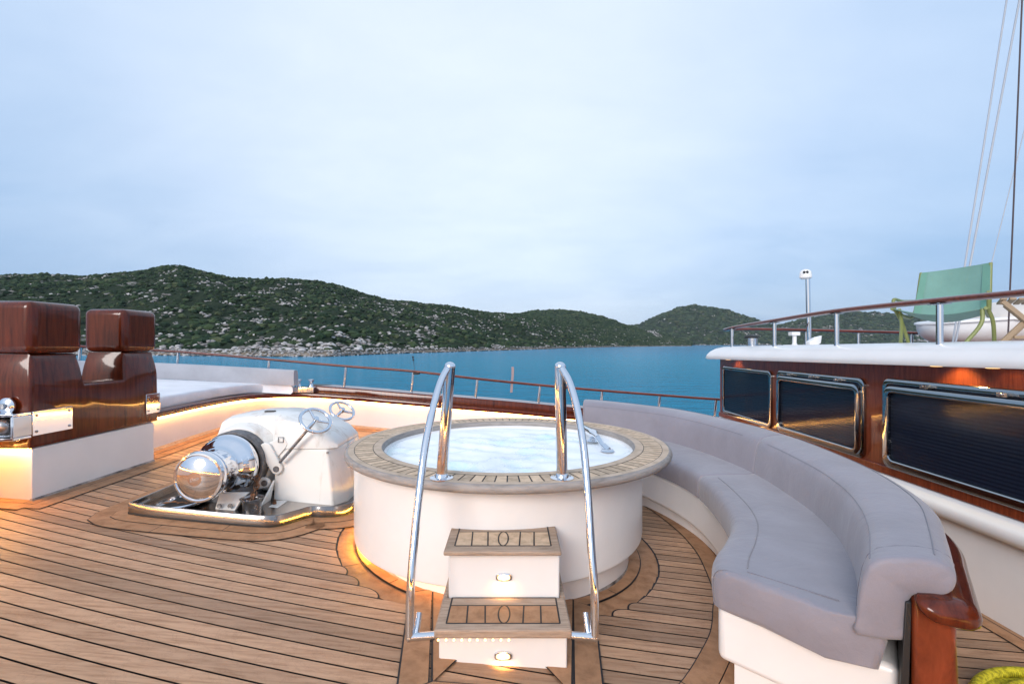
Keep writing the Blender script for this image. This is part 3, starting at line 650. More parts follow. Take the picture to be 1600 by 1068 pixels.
# cap emblem (faint script on a matt disc)
M_emb = mat('brushed_disc', (.42, .30, .24), .32, 1)
ylathe([(0, 3.4545), (.048, 3.4575), (.049, 3.462)], DX + .0, DZ + .0).build('maker_disc', M_emb, dr, smooth=40)
cu = bpy.data.curves.new('script', 'FONT'); cu.body = 'Data'; cu.size = .034; cu.shear = .5; cu.extrude = .0006; cu.align_x = 'CENTER'; cu.align_y = 'CENTER'
to = bpy.data.objects.new('script', cu); COL.objects.link(to); dg = bpy.context.evaluated_depsgraph_get(); dg.update()
me = bpy.data.meshes.new_from_object(to.evaluated_get(dg)); bpy.data.objects.remove(to)
me.materials.clear(); me.materials.append(M_chrome); to = bpy.data.objects.new('maker_script', me); COL.objects.link(to)
me.transform(Matrix.Translation((DX, 3.4538, DZ)) @ Matrix.Rotation(PI / 2, 4, 'X') @ Matrix.Rotation(math.radians(18), 4, 'Z')); par(to, dr)
# lugs, brackets
def lug(c, pts, name='brake_arm', th=.03):
    poly = [(c[0] + a, c[2] + b) for a, b in pts]
    m = MB().loft([[(x, c[1], z) for x, z in poly], [(x, c[1] + th, z) for x, z in poly]])
    return m.build(name, M_whitem, wl, bevel=.006)
k1 = Vector((-1.895, 3.96, .445))
def hull_pts(c0, r0, c1, r1, n=10):
    d = math.atan2(c1[1] - c0[1], c1[0] - c0[0]); o = []
    for k in range(n + 1): a = d + PI / 2 + PI * k / n; o.append((c0[0] + r0 * math.cos(a), c0[1] + r0 * math.sin(a)))
    for k in range(n + 1): a = d - PI / 2 + PI * k / n; o.append((c1[0] + r1 * math.cos(a), c1[1] + r1 * math.sin(a)))
    return o
lug(k1, hull_pts((0, 0), .045, (-.09, .16), .05)); 
k2 = Vector((-1.985, 3.95, .335)); lug(k2, hull_pts((0, 0), .042, (-.13, .0), .06))
lug(Vector((-1.87, 3.99, .64)), hull_pts((0, 0), .05, (-.14, -.10), .09))
for kk, r in ((k1, .024), (k2, .024)):
    ylathe([(0, kk.y - .006), (r, kk.y - .006), (r, kk.y)], kk.x, kk.z, 20).build('pivot_pin', M_band, wl, smooth=40)
fr = MB(); x0, z0, y0 = -1.87, .675, 3.986
for a, b_, c_, d_ in ((-.022, .022, .018, .022), (-.022, .022, -.022, -.018), (-.022, -.018, -.022, .022), (.018, .022, -.022, .022)): fr.box(x0 + a, x0 + b_, y0 - .003, y0 + .002, z0 + c_, z0 + d_)
fr.build('casting_mark', M_band, wl)
# foot brackets
m = MB(); m.box(-1.985, -1.80, 3.79, 3.95, .185, .197); m.loft([[(-1.95, 3.95, .19), (-1.95, 3.80, .19), (-1.915, 3.95, .36)], [(-1.935, 3.95, .19), (-1.935, 3.80, .19), (-1.90, 3.95, .36)]])
ft = m.build('foot_bracket', M_whitem, wl, bevel=.003)
MB().lathe([(0, 0), (.016, 0), (.016, .016), (.009, .018), (.009, .035), (0, .037)], 6, Matrix.Translation((-1.86, 3.86, .198))).build('bolt', M_rust, ft)
m = MB(); m.loft([[(-2.21, 3.66, .215), (-2.06, 3.66, .21), (-2.03, 3.70, .28), (-2.0, 3.74, .32), (-2.22, 3.74, .32)], [(-2.21, 3.69, .215), (-2.06, 3.69, .21), (-2.03, 3.73, .28), (-2.0, 3.77, .32), (-2.22, 3.77, .32)]])
ft = m.build('front_bracket', M_whitem, wl, bevel=.005)
for x in (-2.17, -2.09): MB().lathe([(0, 0), (.018, 0), (.018, .012), (.0, .014)], 6, Matrix.Translation((x, 3.66, .25)) @ rot_to((0, -1, 0))).build('bolt', M_steel, ft)
MB().box(-2.42, -2.06, 3.80, 4.08, .205, .34).build('gearbox_foot', M_band, wl, bevel=.02)
# chain pipe and chain
CP = Matrix.Translation((-1.93, 3.66, tz(-1.93) + .02))
MB().lathe([(.062, 0), (.064, .09), (.070, .105), (.082, .112), (.086, .118), (.078, .120), (.066, .112), (.060, .10), (.058, .02)], 36, CP).build('chain_pipe', M_steel, wl, smooth=50)
MB().lathe([(.0605, .08), (0, .08)], 30, CP).build('pipe_shade_disc', M_dark, wl)  # disc closing the pipe, painted as the shade inside
def link_mb(m, c, d, side, l=.034, w=.018, r=.0062):
    d = Vector(d).normalized(); s = Vector(side); s = (s - d * s.dot(d)).normalized(); pts = []
    for k in range(16):
        a = 2 * PI * k / 16; pts.append(Vector(c) + d * (l * math.cos(a)) + s * (w * math.sin(a)))
    m.tube(pts, r, 7, loop=True)
m = MB(); pth = cr([(-2.03, 3.90, .42), (-1.985, 3.84, .37), (-1.955, 3.75, .335), (-1.935, 3.68, .30), (-1.93, 3.66, .24)], 2)
for i, p in enumerate(pth):
    q = pth[min(i + 1, len(pth) - 1)]; pr = pth[max(i - 1, 0)]; d = Vector(q) - Vector(pr); link_mb(m, p, d, (1, 0, 0) if i % 2 else (0, .6, 1))
m.build('chain', M_rust, wl, smooth=60)
m = MB(); pth = cr([(-2.33, 3.80, .33), (-2.37, 3.77, .28), (-2.42, 3.74, .255), (-2.48, 3.70, .245), (-2.55, 3.72, .243), (-2.6, 3.70, .24)], 2)
for i, p in enumerate(pth):
    q = pth[min(i + 1, len(pth) - 1)]; pr = pth[max(i - 1, 0)]; d = Vector(q) - Vector(pr); link_mb(m, p, d, (0, 1, 0) if i % 2 else (0, .3, 1))
m.build('chain', M_rust, wl, smooth=60)
# handwheels
def wheel(base, c, r, nrm):
    nrm = Vector(nrm).normalized(); M = Matrix.Translation(c) @ rot_to(nrm)
    rd = MB().tube([base, c], .0125, 12).build('spindle', M_steel, wl, smooth=60)
    S = []
    for i in range(48):
        a = 2 * PI * i / 48; S.append([M @ Vector(((r + .014 * math.cos(t)) * math.cos(a), (r + .014 * math.cos(t)) * math.sin(a), .012 * math.sin(t))) for t in [2 * PI * k / 10 for k in range(10)]])
    w = MB().loft(S, loop=True).build('handwheel', M_chrome, rd, smooth=60)
    m = MB()
    for k in range(3):
        a = 2 * PI * k / 3 + .4; m.tube([M @ Vector((.01 * math.cos(a), .01 * math.sin(a), 0)), M @ Vector((r * math.cos(a), r * math.sin(a), 0))], [.013, .009], 8)
    m.tube([M @ Vector((0, 0, -.015)), M @ Vector((0, 0, .03))], .02, 14); m.build('spokes', M_chrome, w, smooth=60)
wheel((-1.86, 3.95, .50), (-1.555, 3.90, .845), .115, (.50, -.50, .70))
wheel((-1.79, 4.62, .60), (-1.655, 4.80, .80), .115, (.50, -.45, .74))

# ------------------------------------------------------------------ sofa
ST = [  # inner foot of backrest, outer top of backrest, seat front, top height
 ((.80, 5.58), (.87, 5.93), (.58, 5.12), .800), ((.97, 5.49), (1.08, 5.83), (.72, 5.02), .795), ((1.30, 5.28), (1.50, 5.58), (.98, 4.84), .775),
 ((1.57, 5.0), (1.83, 5.26), (1.19, 4.60), .762), ((1.76, 4.45), (2.07, 4.58), (1.35, 4.2), .756), ((1.85, 3.78), (2.19, 3.82), (1.41, 3.75), .752),
 ((1.80, 3.1), (2.15, 3.02), (1.35, 3.2), .745), ((1.72, 2.69), (2.06, 2.58), (1.25, 2.82), .738), ((1.60, 2.36), (1.93, 2.24), (1.10, 2.56), .730),
 ((1.44, 2.06), (1.75, 1.98), (.965, 2.37), .715), ((1.235, 1.77), (1.535, 1.70), (.895, 2.20), .70)]
flat = [(*a, *b_, *c_, z) for a, b_, c_, z in ST]; SS = cr(flat, 6); JN = 30
def bsec(s, prof, zt=None):
    I = Vector((s[0], s[1])); O = Vector((s[2], s[3])); out = []
    for u, z in prof:
        p = I.lerp(O, u) if u <= 1 else O + (O - I) * (u - 1); out.append((p.x, p.y, z if z < .5 else .5 + (z - .5) * (s[6] - .5) / .25))
    return out
def resh(prof, n=3): return cr(prof, n, loop=True)
BPROF = [(.0, .40), (.0, .455), (.02, .54), (.06, .63), (.12, .69), (.22, .725), (.40, .742), (.62, .748), (.82, .74), (.95, .715), (1.0, .68), (.99, .635), (.93, .605), (.80, .592), (.66, .59), (.57, .575), (.52, .53), (.50, .45), (.49, .40)]
def soft(secs, d=.02):
    """round the two ends of a lofted cushion"""
    def endcap(s0, s1):
        A = [Vector(p) for p in s0]; B = [Vector(p) for p in s1]; c = sum(A, Vector()) / len(A); t = (A[0] - B[0] + A[len(A)//2] - B[len(A)//2]).normalized()
        o = []
        for k in (1, .7, .35, 0):
            a = (1 - k) * 1.0; sh = math.sin(a * PI / 2); back = math.cos(a * PI / 2)
            q = []
            for p in A:
                v = (c - p); ln = v.length; q.append(p + v / max(ln, 1e-6) * min(d * (1 - math.cos(a * PI / 2)), ln * .5) + t * (d * sh - d))
            o.append(q)
        return o[::-1]
    a = endcap(secs[0], secs[1]); b2 = endcap(secs[-1], secs[-2])[::-1]
    return a + [list(map(Vector, s)) for s in secs[1:-1]] + b2
sofa = thing('curved_sofa', 'curved grey upholstered bench on a white base wrapping around the tub', 'sofa', (1.6, 3.6, -.1))
bp = resh(BPROF, 2)
for rng in ((0, JN), (JN, len(SS) - 1)):
    seg = [list(s) for s in SS[rng[0]:rng[1] + 1]]
    if rng[0] == JN:                      # the end cushion runs lower over the end of the seat
        secs = [bsec(s, bp) for s in seg]
    else: secs = [bsec(s, bp) for s in seg]
    MB().loft(soft(secs, .022)).build('back_cushion', M_sofa, sofa, smooth=70)
# end panel of backrest hanging over the seat end
e0 = SS[-1]
def scurve(u, z, off, mb_pts=None):
    out = []
    for s in SS[1:]:
        pass
# seat cushions
SPROF = [(-.25, .28), (-.25, .452), (.1, .455), (.5, .458), (.8, .455), (.92, .446), (.98, .42), (1.0, .38), (1.0, .33), (.985, .29), (.95, .272), (.6, .272)]
def ssec(s, prof):
    I = Vector((s[0], s[1])); Fp = Vector((s[4], s[5])); O = Vector((s[2], s[3])); out = []
    for u, z in prof:
        p = I.lerp(Fp, u) if u >= 0 else I + (O - I) * (-u); out.append((p.x, p.y, z))
    return out
sp = resh(SPROF, 2)
for rng in ((0, JN), (JN, len(SS) - 1)):
    secs = [ssec(s, sp) for s in SS[rng[0]:rng[1] + 1]]
    MB().loft(soft(secs, .035 if rng[0] else .02)).build('seat_cushion', M_sofa, sofa, smooth=70)
# piping seams
def seam(u, z, back, a, b_, r=.0023, name='piping'):
    pts = []
    for s in SS[a:b_]:
        pts.append(bsec(s, [(u, z)])[0] if back else ssec(s, [(u, z)])[0])
    MB().tube(pts, r, 6).build(name, M_sofas, sofa, smooth=60)
for a, b_ in ((1, JN - 1), (JN + 1, len(SS) - 1)):
    seam(.145, .703, True, a, b_); seam(.80, .744, True, a, b_)
seam(.72, .4585, False, JN + 1, len(SS) - 3)
seam(.45, .4585 , False, 1, 2) if False else None
# end seam following the seat end
s = SS[-3]; MB().tube([ssec(s, [(u, .4585)])[0] for u in (.1, .3, .5, .72)], .0023, 6).build('piping', M_sofas, sofa)
for k_ in (2, 3):
    if k_ == 2: MB().tube([p for p in bsec(SS[-3], BPROF[1:13])], .0025, 6).build('piping', M_sofas, sofa, smooth=60)
# base
Fb = [(s[4] + (s[0] - s[4]) * .06, s[5] + (s[1] - s[5]) * .06) for s in SS]; Bb = [(s[0] + (s[2] - s[0]) * .45, s[1] + (s[3] - s[1]) * .45) for s in SS]
def ring(ins, z, close=False):
    o = []
    for s in SS:
        I = Vector((s[0], s[1])); Fp = Vector((s[4], s[5])); d = (I - Fp).normalized(); o.append((Fp + d * (.035 + ins)))
    return o
def basesec(s, ins, z0, z1):
    I = Vector((s[0], s[1])); Fp = Vector((s[4], s[5])); O = Vector((s[2], s[3])); d = (I - Fp).normalized(); a = Fp + d * (.03 + ins); c = I + (O - I) * .45
    return [(a.x, a.y, z0(a.x)), (c.x, c.y, z0(c.x)), (c.x, c.y, z1), (a.x, a.y, z1)]
end = len(SS) - 1
secs = [basesec(s, 0, lambda x: dz(x) + .115, .27) for s in SS[:end]]
MB().loft(secs).build('base', M_white, sofa, bevel=.03, seg=4)
secs = [basesec(s, .07, lambda x: dz(x) - .01, .1) for s in SS[:end - 1]]
MB().loft([[(p[0], p[1], min(p[2], dz(p[0]) + .118)) for p in q] for q in secs]).build('plinth', M_white, sofa, smooth=40)
# timber shell behind the backrest
secs = [bsec(s, [(.56, .59), (1.0, .59), (1.0, .4), (1.08, -.14), (.56, -.14), (.56, .3)]) for s in SS]
secs = [[(x, y, (z if z > 0 else dz(x) - .01)) for x, y, z in q] for q in secs]
sh = MB().loft([list(map(Vector, q)) for q in secs]).build('timber_shell', M_mah_h, sofa, bevel=.02, seg=3)
CPR = resh([(.60, .56), (.62, .60), (.95, .60), (1.12, .59), (1.22, .545), (1.23, .515), (1.17, .495), (.9, .505), (.7, .52)], 2)
secs = [bsec(s, CPR) for s in SS]; secs = [[(p[0], p[1], p[2]) for p in q] for q in secs]
t = Vector((SS[-1][0] - SS[-7][0], SS[-1][1] - SS[-7][1])).normalized()
last = [Vector(p) for p in secs[-1]]; c0 = sum(last, Vector()) / len(last)
ext = [[c0 + (p - c0) * k + Vector((t.x, t.y, 0)) * d - Vector((0, 0, zz)) for p in last] for k, d, zz in ((.98, .03, 0), (.9, .055, .003), (.72, .072, .008), (.4, .082, .012))]
MB().loft([list(map(Vector, q)) for q in secs] + ext).build('timber_cap', M_mah, sofa, smooth=60)
# dark gap beside the timber end, its shade built as a black strip
a = bsec(SS[-1], [(.50, .56), (.56, .56)]); b_ = bsec(SS[-1], [(.38, 0), (.50, 0)])
a = [Vector(p) + Vector((t.x, t.y, 0)) * .012 for p in a]; b_ = [Vector((p[0], p[1], -.14)) + Vector((t.x, t.y, 0)) * .012 for p in b_]
th = Vector((t.x, t.y, 0)) * -.2
MB().loft([[a[0], a[1], b_[1], b_[0]], [a[0] + th, a[1] + th, b_[1] + th, b_[0] + th]]).build('gap_shade_strip', M_black, sofa, bevel=.004)

# ------------------------------------------------------------------ deckhouse
hs_ = thing('deckhouse', 'varnished deckhouse with three steel framed windows under a white roof', 'deckhouse', (2.91, 3, 0))
WX = 2.91
MB().box(WX - .0, 11, .10, 6.93, -1.0, .40).build('lower_wall', M_white, hs_)
MB().box(WX + .012, 10.98, .11, 6.92, .401, 1.40).build('timber_wall', M_mah_h, hs_)
prof = [(0, .33), (-.03, .30), (-.075, .305), (-.095, .335), (-.095, .375), (-.08, .40), (-.03, .425), (.0, .44), (.01, .44), (.01, .33)]
prof = [(-u, z) for u, z in prof]
MB().loft([[(WX + .01 - u, y, z) for u, z in prof] for y in (.12, 6.9)]).build('ledge', M_white, hs_, smooth=60)
MB().box(WX - .012, WX + .011, .12, 6.91, .4405, .50).build('timber_sill', M_mah_h, hs_, bevel=.004)
def rrect(y0, y1, z0, z1, r, n=6):
    o = []
    for cy_, cz, a0 in ((y1 - r, z1 - r, 0), (y0 + r, z1 - r, PI / 2), (y0 + r, z0 + r, PI), (y1 - r, z0 + r, 1.5 * PI)):
        for k in range(n + 1): a = a0 + PI / 2 * k / n; o.append((cy_ + r * math.cos(a), cz + r * math.sin(a)))
    return o
M_frame = mat('window_frame_steel', (.34, .36, .37), .09, 1)
def frame(y0, y1, z0, z1, w, x0, x1, r=.07):
    a = rrect(y0, y1, z0, z1, r); b2 = rrect(y0 + w, y1 - w, z0 + w, z1 - w, max(.02, r - w * .6))
    S = []
    for (p, q) in zip(a, b2):
        S.append([(x0, p[0], p[1]), (x1 + .004, p[0], p[1]), (x1, p[0] * .85 + q[0] * .15, p[1] * .85 + q[1] * .15), (x1, p[0] * .15 + q[0] * .85, p[1] * .15 + q[1] * .85), (x1 + .006, q[0], q[1]), (x0, q[0], q[1])])
    return MB().loft(S, loop=True)
def window(y0, y1, z0, z1, opening):
    wd = frame(y0, y1, z0, z1, .045, WX + .011, WX - .014).build('window', M_frame, hs_, smooth=35)
    w2 = .05 if opening else .03
    if opening: frame(y0 + .02, y1 - .05, z0 + .02, z1 - .055, .048, WX - .016, WX - .045, .075).build('sash', M_frame, wd, smooth=35)
    q = rrect(y0 + w2, y1 - w2, z0 + w2, z1 - w2, .05)
    xg = WX - .02 if opening else WX - .003
    MB().add([(xg, a, b2) for a, b2 in q], [tuple(range(len(q)))]).build('glass', M_glass, wd)
    m = MB(); zs = np.arange(z0 + .03, z1 - .04, .0125); S = [[(WX + .010 - (.0035 if i % 2 else 0), y0 + .05, z), (WX + .010 - (.0035 if i % 2 else 0), y1 - .05, z)] for i, z in enumerate(zs)]
    m.loft(S, closed=False, caps=False).build('blind', M_blind, wd)
    if opening:
        for f_ in (.22, .5, .78):
            m = MB(); yy = y0 + (y1 - y0) * f_; m.box(WX - .05, WX - .014, yy - .03, yy + .03, z1 - .045, z1 - .02); m.ball((WX - .05, yy, z1 - .03), .014, n=8, k=5)
            m.build('hinge', M_steel, wd, smooth=40)
    return wd
window(5.52, 6.80, .50, 1.145, False)
window(4.06, 5.40, .50, 1.165, True)
window(1.9, 3.86, .50, 1.185, True)
window(.35, 1.7, .50, 1.19, True)
for y in np.arange(2.0, 3.8, .16): MB().ball((WX - .017, y, .522), .005, n=6, k=4).build('rivet', M_steel, hs_)
# roof
def rz(y): return 1.475 - .0135 * (y - 2.7)
def ub(y): return 1.315 - .018 * (y - 2.7)
def roofring(off, y_off=None):
    pts = []
    x0 = 2.70 + off; y1 = 7.12 - off; r = .30
    pts.append((x0, -.1)); pts.append((x0, y1 - r))
    for k in range(1, 9):
        a = PI - PI / 2 * k / 8; pts.append((x0 + r + r * math.cos(a), y1 - r + r * math.sin(a)))
    pts.append((11.3, y1)); pts.append((11.3, -.1)); return pts
S = []
for off, t in ((.13, 'b'), (.006, .0), (.0, .08), (.012, .32), (.045, .58), (.10, .80), (.18, .94), (.32, 1.0)):
    q = []
    for x, y in roofring(off):
        zb_, zt_ = ub(y), rz(y) - .018 * max(0, x - 2.9)
        z = zb_ - .0 if t == 'b' else zb_ + (zt_ - zb_) * t
        if t != 'b' and x > 4: z = zb_ + (zt_ - zb_) * t
        q.append((x, y, z + (.012 if t == 'b' else 0)))
    S.append(q)
MB().loft(S).build('roof', M_white, hs_, smooth=50)
# downlights
for i, y in enumerate((6.35, 3.24, 2.86)):
    MB().lathe([(.0, -.004), (.030, -.004), (.034, -.002), (.036, .002)], 20, Matrix.Translation((2.79, y, ub(y) + .0))).build('downlight', M_lamp, hs_)
    ld = bpy.data.lights.new('downlight_beam', 'SPOT'); ld.energy = (3, 5, 1)[i]; ld.color = (1, .70, .22); ld.spot_size = math.radians(115); ld.spot_blend = .6; ld.shadow_soft_size = .02
    lo = bpy.data.objects.new('downlight_beam', ld); COL.objects.link(lo); lo.location = (2.79, y - (.0, .04, 0)[i], ub(y) - .012); lo.rotation_euler = (0, math.radians(-38), 0)
# roof rail
def Pz(px, Y, py): return ((px - 800) / F * Y, Y, 1.45 + (537 - py) / F * Y)
rr = thing('roof_rail', 'low varnished rail on steel posts around the deckhouse roof', 'railing', (2.9, 4, 1.46))
RR = [(2.84, -.05, 1.78), (2.84, 1.5, 1.755), (2.85, 2.6, 1.74), (2.86, 3.29, 1.745), (2.87, 4.35, 1.745), (2.88, 5.4, 1.71), (2.90, 6.3, 1.675), (2.91, 6.62, 1.655), (3.0, 6.86, 1.65), (3.3, 6.95, 1.665), (4.2, 6.97, 1.65), (5.5, 6.97, 1.615), (6.5, 6.97, 1.59), (9, 6.97, 1.53)]
RC2 = cr(RR, 6); rn = normals2([(p[0], p[1]) for p in RC2])
MB().loft([[(p[0] + n[0] * .042 * math.cos(a), p[1] + n[1] * .042 * math.cos(a), p[2] + .021 * math.sin(a) - .005) for a in [2 * PI * k / 14 for k in range(14)]] for p, n in zip(RC2, rn)]).build('handrail', M_rail, rr, smooth=60)
for (x, y) in ((2.88, 6.45), (2.875, 5.4), (2.865, 4.35), (2.855, 3.29), (2.845, 2.2), (2.84, .9), (4.16, 6.97), (4.9, 6.97), (5.65, 6.97), (6.7, 6.97), (7.9, 6.97)):
    zt = min(RC2, key=lambda p: (p[0] - x) ** 2 + (p[1] - y) ** 2)[2]
    MB().tube([(x, y, 1.30), (x, y, zt - .015)], .0205, 14).build('rail_post', M_chrome, rr, smooth=60)
    MB().box(x - .03, x + .03, y - .06, y + .06, zt - .032, zt - .026).build('rail_plate', M_steel, rr)
# things on the roof
cam_ = thing('mast_camera', 'white domed camera on a tall steel pole above the roof', 'camera', (3.6, 6.0, 1.42))
MB().tube([(3.62, 6.0, 1.36), (3.60, 6.0, 2.25)], .026, 16).build('pole', M_chrome, cam_, smooth=60)
MB().lathe([(0, 2.235), (.05, 2.24), (.068, 2.255), (.068, 2.29), (.06, 2.33), (.035, 2.352), (0, 2.36)], 28, Matrix.Translation((3.575, 6.0, 0))).build('dome', M_white, cam_, smooth=40)
for q in ((3.525, 5.945, 2.315), (3.555, 5.932, 2.315)): MB().ball(q, .015, n=12, k=6).build('lens', M_black, cam_, smooth=60)
v_ = thing('roof_vent', 'small steel vent with a black cap on the roof corner', 'vent', (3.06, 6.3, 1.40))
MB().lathe([(.062, 1.36), (.062, 1.525), (.0, 1.53)], 28, Matrix.Translation((3.07, 6.3, 0))).build('body', M_chrome, v_, smooth=40)
MB().lathe([(.0, 1.52), (.085, 1.522), (.082, 1.545), (.03, 1.565), (.0, 1.567)], 28, Matrix.Translation((3.06, 6.3, 0))).build('cap', M_black, v_, smooth=40)
an = thing('roof_fixture', 'small white fixture with square head on the roof edge', 'fixture', (3.2, 5.6, 1.43))
MB().lathe([(.04, 1.42), (.03, 1.44), (.022, 1.46), (.022, 1.545), (0, 1.545)], 16, Matrix.Translation((3.21, 5.6, 0))).build('stem', M_white, an, smooth=40)
MB().box(3.16, 3.255, 5.56, 5.64, 1.545, 1.585).build('head', M_white, an, bevel=.005)
MB().box(3.10, 3.36, 5.57, 5.64, 1.425, 1.440).build('base_strip', M_white, an, bevel=.005)
tag(MB().loft([[(3.36, 5.56, 1.43), (3.36, 5.64, 1.43), (3.36, 5.64, 1.475), (3.36, 5.56, 1.475)], [(3.44, 5.55, 1.43), (3.44, 5.65, 1.43), (3.44, 5.65, 1.52), (3.44, 5.55, 1.52)], [(3.50, 5.58, 1.46), (3.50, 5.62, 1.46), (3.51, 5.62, 1.545), (3.51, 5.58, 1.545)]]).build('roof_bracket', M_white, bevel=.006), 'little white angled bracket on the roof near the camera pole', 'bracket')

# ------------------------------------------------------------------ green chair
ch = thing('sling_chair', 'green mesh sling chair with olive tube legs on the roof', 'chair', (3.6, 4.1, 1.46))
F1, F2, B1, B2 = Vector((3.20, 4.15, 1.745)), Vector((3.56, 3.70, 1.72)), Vector((3.66, 4.5, 1.70)), Vector((3.97, 4.1, 1.70))
T1, T2 = Vector((3.82, 4.6, 2.11)), Vector((4.08, 4.2, 2.14))
def sheet(a, b2, c, d, sag, n=12, th=.004):
    top = []; S = []
    for i in range(n + 1):
        s = i / n; row = []
        for j in range(n + 1):
            t_ = j / n; p = a.lerp(b2, s).lerp(d.lerp(c, s), t_); p = p + sag * (math.sin(PI * s)) * (.6 + .4 * math.sin(PI * t_)); row.append(p)
        S.append(row)
    m = MB(); nrm = (b2 - a).cross(d - a).normalized() * th
    m.loft([[p for p in r] + [p + nrm for p in reversed(r)] for r in S]); return m
sheet(F1, F2, B2, B1, Vector((0, 0, -.085))).build('seat_sling', M_green, ch, smooth=60)
sheet(B1, B2, T2, T1, Vector((.05, .06, -.0))).build('back_sling', M_green, ch, smooth=60)
hv = Vector((-.006, -.006, 0))
for k0, k1 in ((.0, .10), (.90, 1.0)):
    def e_(a, b2, k): return a.lerp(b2, k) + Vector((.05, .06, 0)) * math.sin(PI * k) * .8 + hv
    sheet(e_(B1, B2, k0), e_(B1, B2, k1), e_(T1, T2, k1), e_(T1, T2, k0), Vector((0, 0, 0)), n=3).build('hem', M_hem, ch)
def tb(name, pts, r=.0135): MB().tube(cr(pts, 5), r, 10).build(name, M_olive, ch, smooth=60)
tb('side_frame', [F1 + Vector((0, 0, -.0)), B1, T1]); tb('side_frame', [F2, B2, T2])
z0 = 1.455
tb('leg', [F1 + Vector((.10, .05, 0)), F1 + Vector((.08, .0, -.12)), Vector((3.17, 4.02, z0))])
tb('leg', [F1 + Vector((.06, .05, 0)), F1 + Vector((.15, .08, -.12)), Vector((3.42, 4.25, z0))])
tb('leg', [F2 + Vector((.0, .03, 0)), F2 + Vector((-.02, .02, -.12)), Vector((3.44, 3.74, z0))])
tb('leg', [F2 + Vector((.06, .05, 0)), F2 + Vector((.11, .06, -.10)), Vector((3.73, 3.81, z0))])
tb('armrest', [F1 + Vector((.02, .0, .0)), F1 + Vector((.0, -.02, .075)), F1.lerp(B1, .5) + Vector((0, 0, .10)), B1.lerp(T1, .35)])
tb('armrest', [F2 + Vector((.02, .0, .0)), F2 + Vector((.0, -.02, .11)), F2.lerp(B2, .5) + Vector((0, 0, .14)), B2.lerp(T2, .35)])
# wooden folding chair at the edge
wc = thing('folding_chair', 'wooden folding chair with crossed legs at the right edge', 'chair', (3.8, 3.7, 1.46))
def bar(a, b2, w=.018, h=.03, name='leg', mt=None):
    a, b2 = Vector(a), Vector(b2); d = (b2 - a).normalized(); s = d.cross(Vector((0, 1, 0))).normalized() * h / 2; y = Vector((0, w / 2, 0))
    MB().loft([[p + s + y, p - s + y, p - s - y, p + s - y] for p in (a, b2)]).build(name, M_woodc, wc, bevel=.003)
for Y in (3.62, 4.02):
    o = .0 if Y < 3.8 else .42
    bar((3.60 + o, Y, 1.765), (3.98 + o, Y, 1.46), h=.034); bar((3.62 + o, Y + .022, 1.46), (4.05 + o, Y + .022, 1.86), h=.034); bar((3.70 + o, Y + .012, 1.50), (3.95 + o, Y + .012, 1.50), h=.02, name='stretcher')
m = MB()
for k in range(6): m.add([(3.57 + k * .068 + (.42 if q > 1 else 0) + (.05 if q in (1, 2) else 0), 3.60 if q < 2 else 4.06, z) for z in (1.772, 1.788) for q in range(4)], [(0, 1, 2, 3), (4, 5, 6, 7), (0, 1, 5, 4), (1, 2, 6, 5), (2, 3, 7, 6), (3, 0, 4, 7)])
m.build('seat_slats', M_woodc, wc, bevel=.003)

# tender
td = thing('tender_boat', 'white tender with cream cover lashed down on the roof', 'boat', (5.5, 5.7, 1.45))
S = []; G = []
TX = .42
for x, w, zb_, zg in ((4.62, .10, 1.60, 1.675), (4.70, .30, 1.50, 1.685), (4.9, .50, 1.42, 1.70), (5.3, .66, 1.40, 1.73), (6.0, .74, 1.40, 1.76), (7.2, .76, 1.40, 1.78), (8.2, .72, 1.42, 1.79)):
    x += TX; cy_ = 5.95; S.append([(x, cy_ + w * a, zb_ + (zg - zb_) * h) for a, h in ((-1, 1), (-.97, .7), (-.85, .35), (-.5, .08), (0, 0), (.5, .08), (.85, .35), (.97, .7), (1, 1))])
    G.append([(x - .02, cy_ - w - .03, zg), (x - .02, cy_ - w - .03, zg + .03), (x, cy_ - w + .02, zg + .04), (x, cy_ + w - .02, zg + .04), (x, cy_ + w + .03, zg + .03), (x, cy_ + w + .03, zg)])
MB().loft(S).build('boat_hull', M_white, td, smooth=50); MB().loft(G).build('gunwale', M_white, td, bevel=.012, seg=3)
S = []
for x, w, zt in ((5.06, .52, 1.74), (5.2, .60, 1.86), (5.5, .66, 1.95), (6.2, .72, 2.02), (7.2, .75, 2.04), (8.1, .72, 1.98)):
    x += .32; zg = 1.735; S.append([(x, 5.95 + w * a * 1.04, zg + (zt - zg) * h) for a, h in ((-1, -.25), (-.98, .15), (-.75, .62), (-.35, .93), (0, 1), (.35, .93), (.75, .62), (.98, .15), (1, -.25))])
MB().loft(S).build('cover', M_cream, td, smooth=50)
for x in (5.55, 5.8, 6.05, 6.4): MB().tube([(x + .14, 5.19, 1.72), (x + .06, 5.16, 1.58), (x - .06, 5.26, 1.46)], .006, 6).build('lashing', M_cable, td)

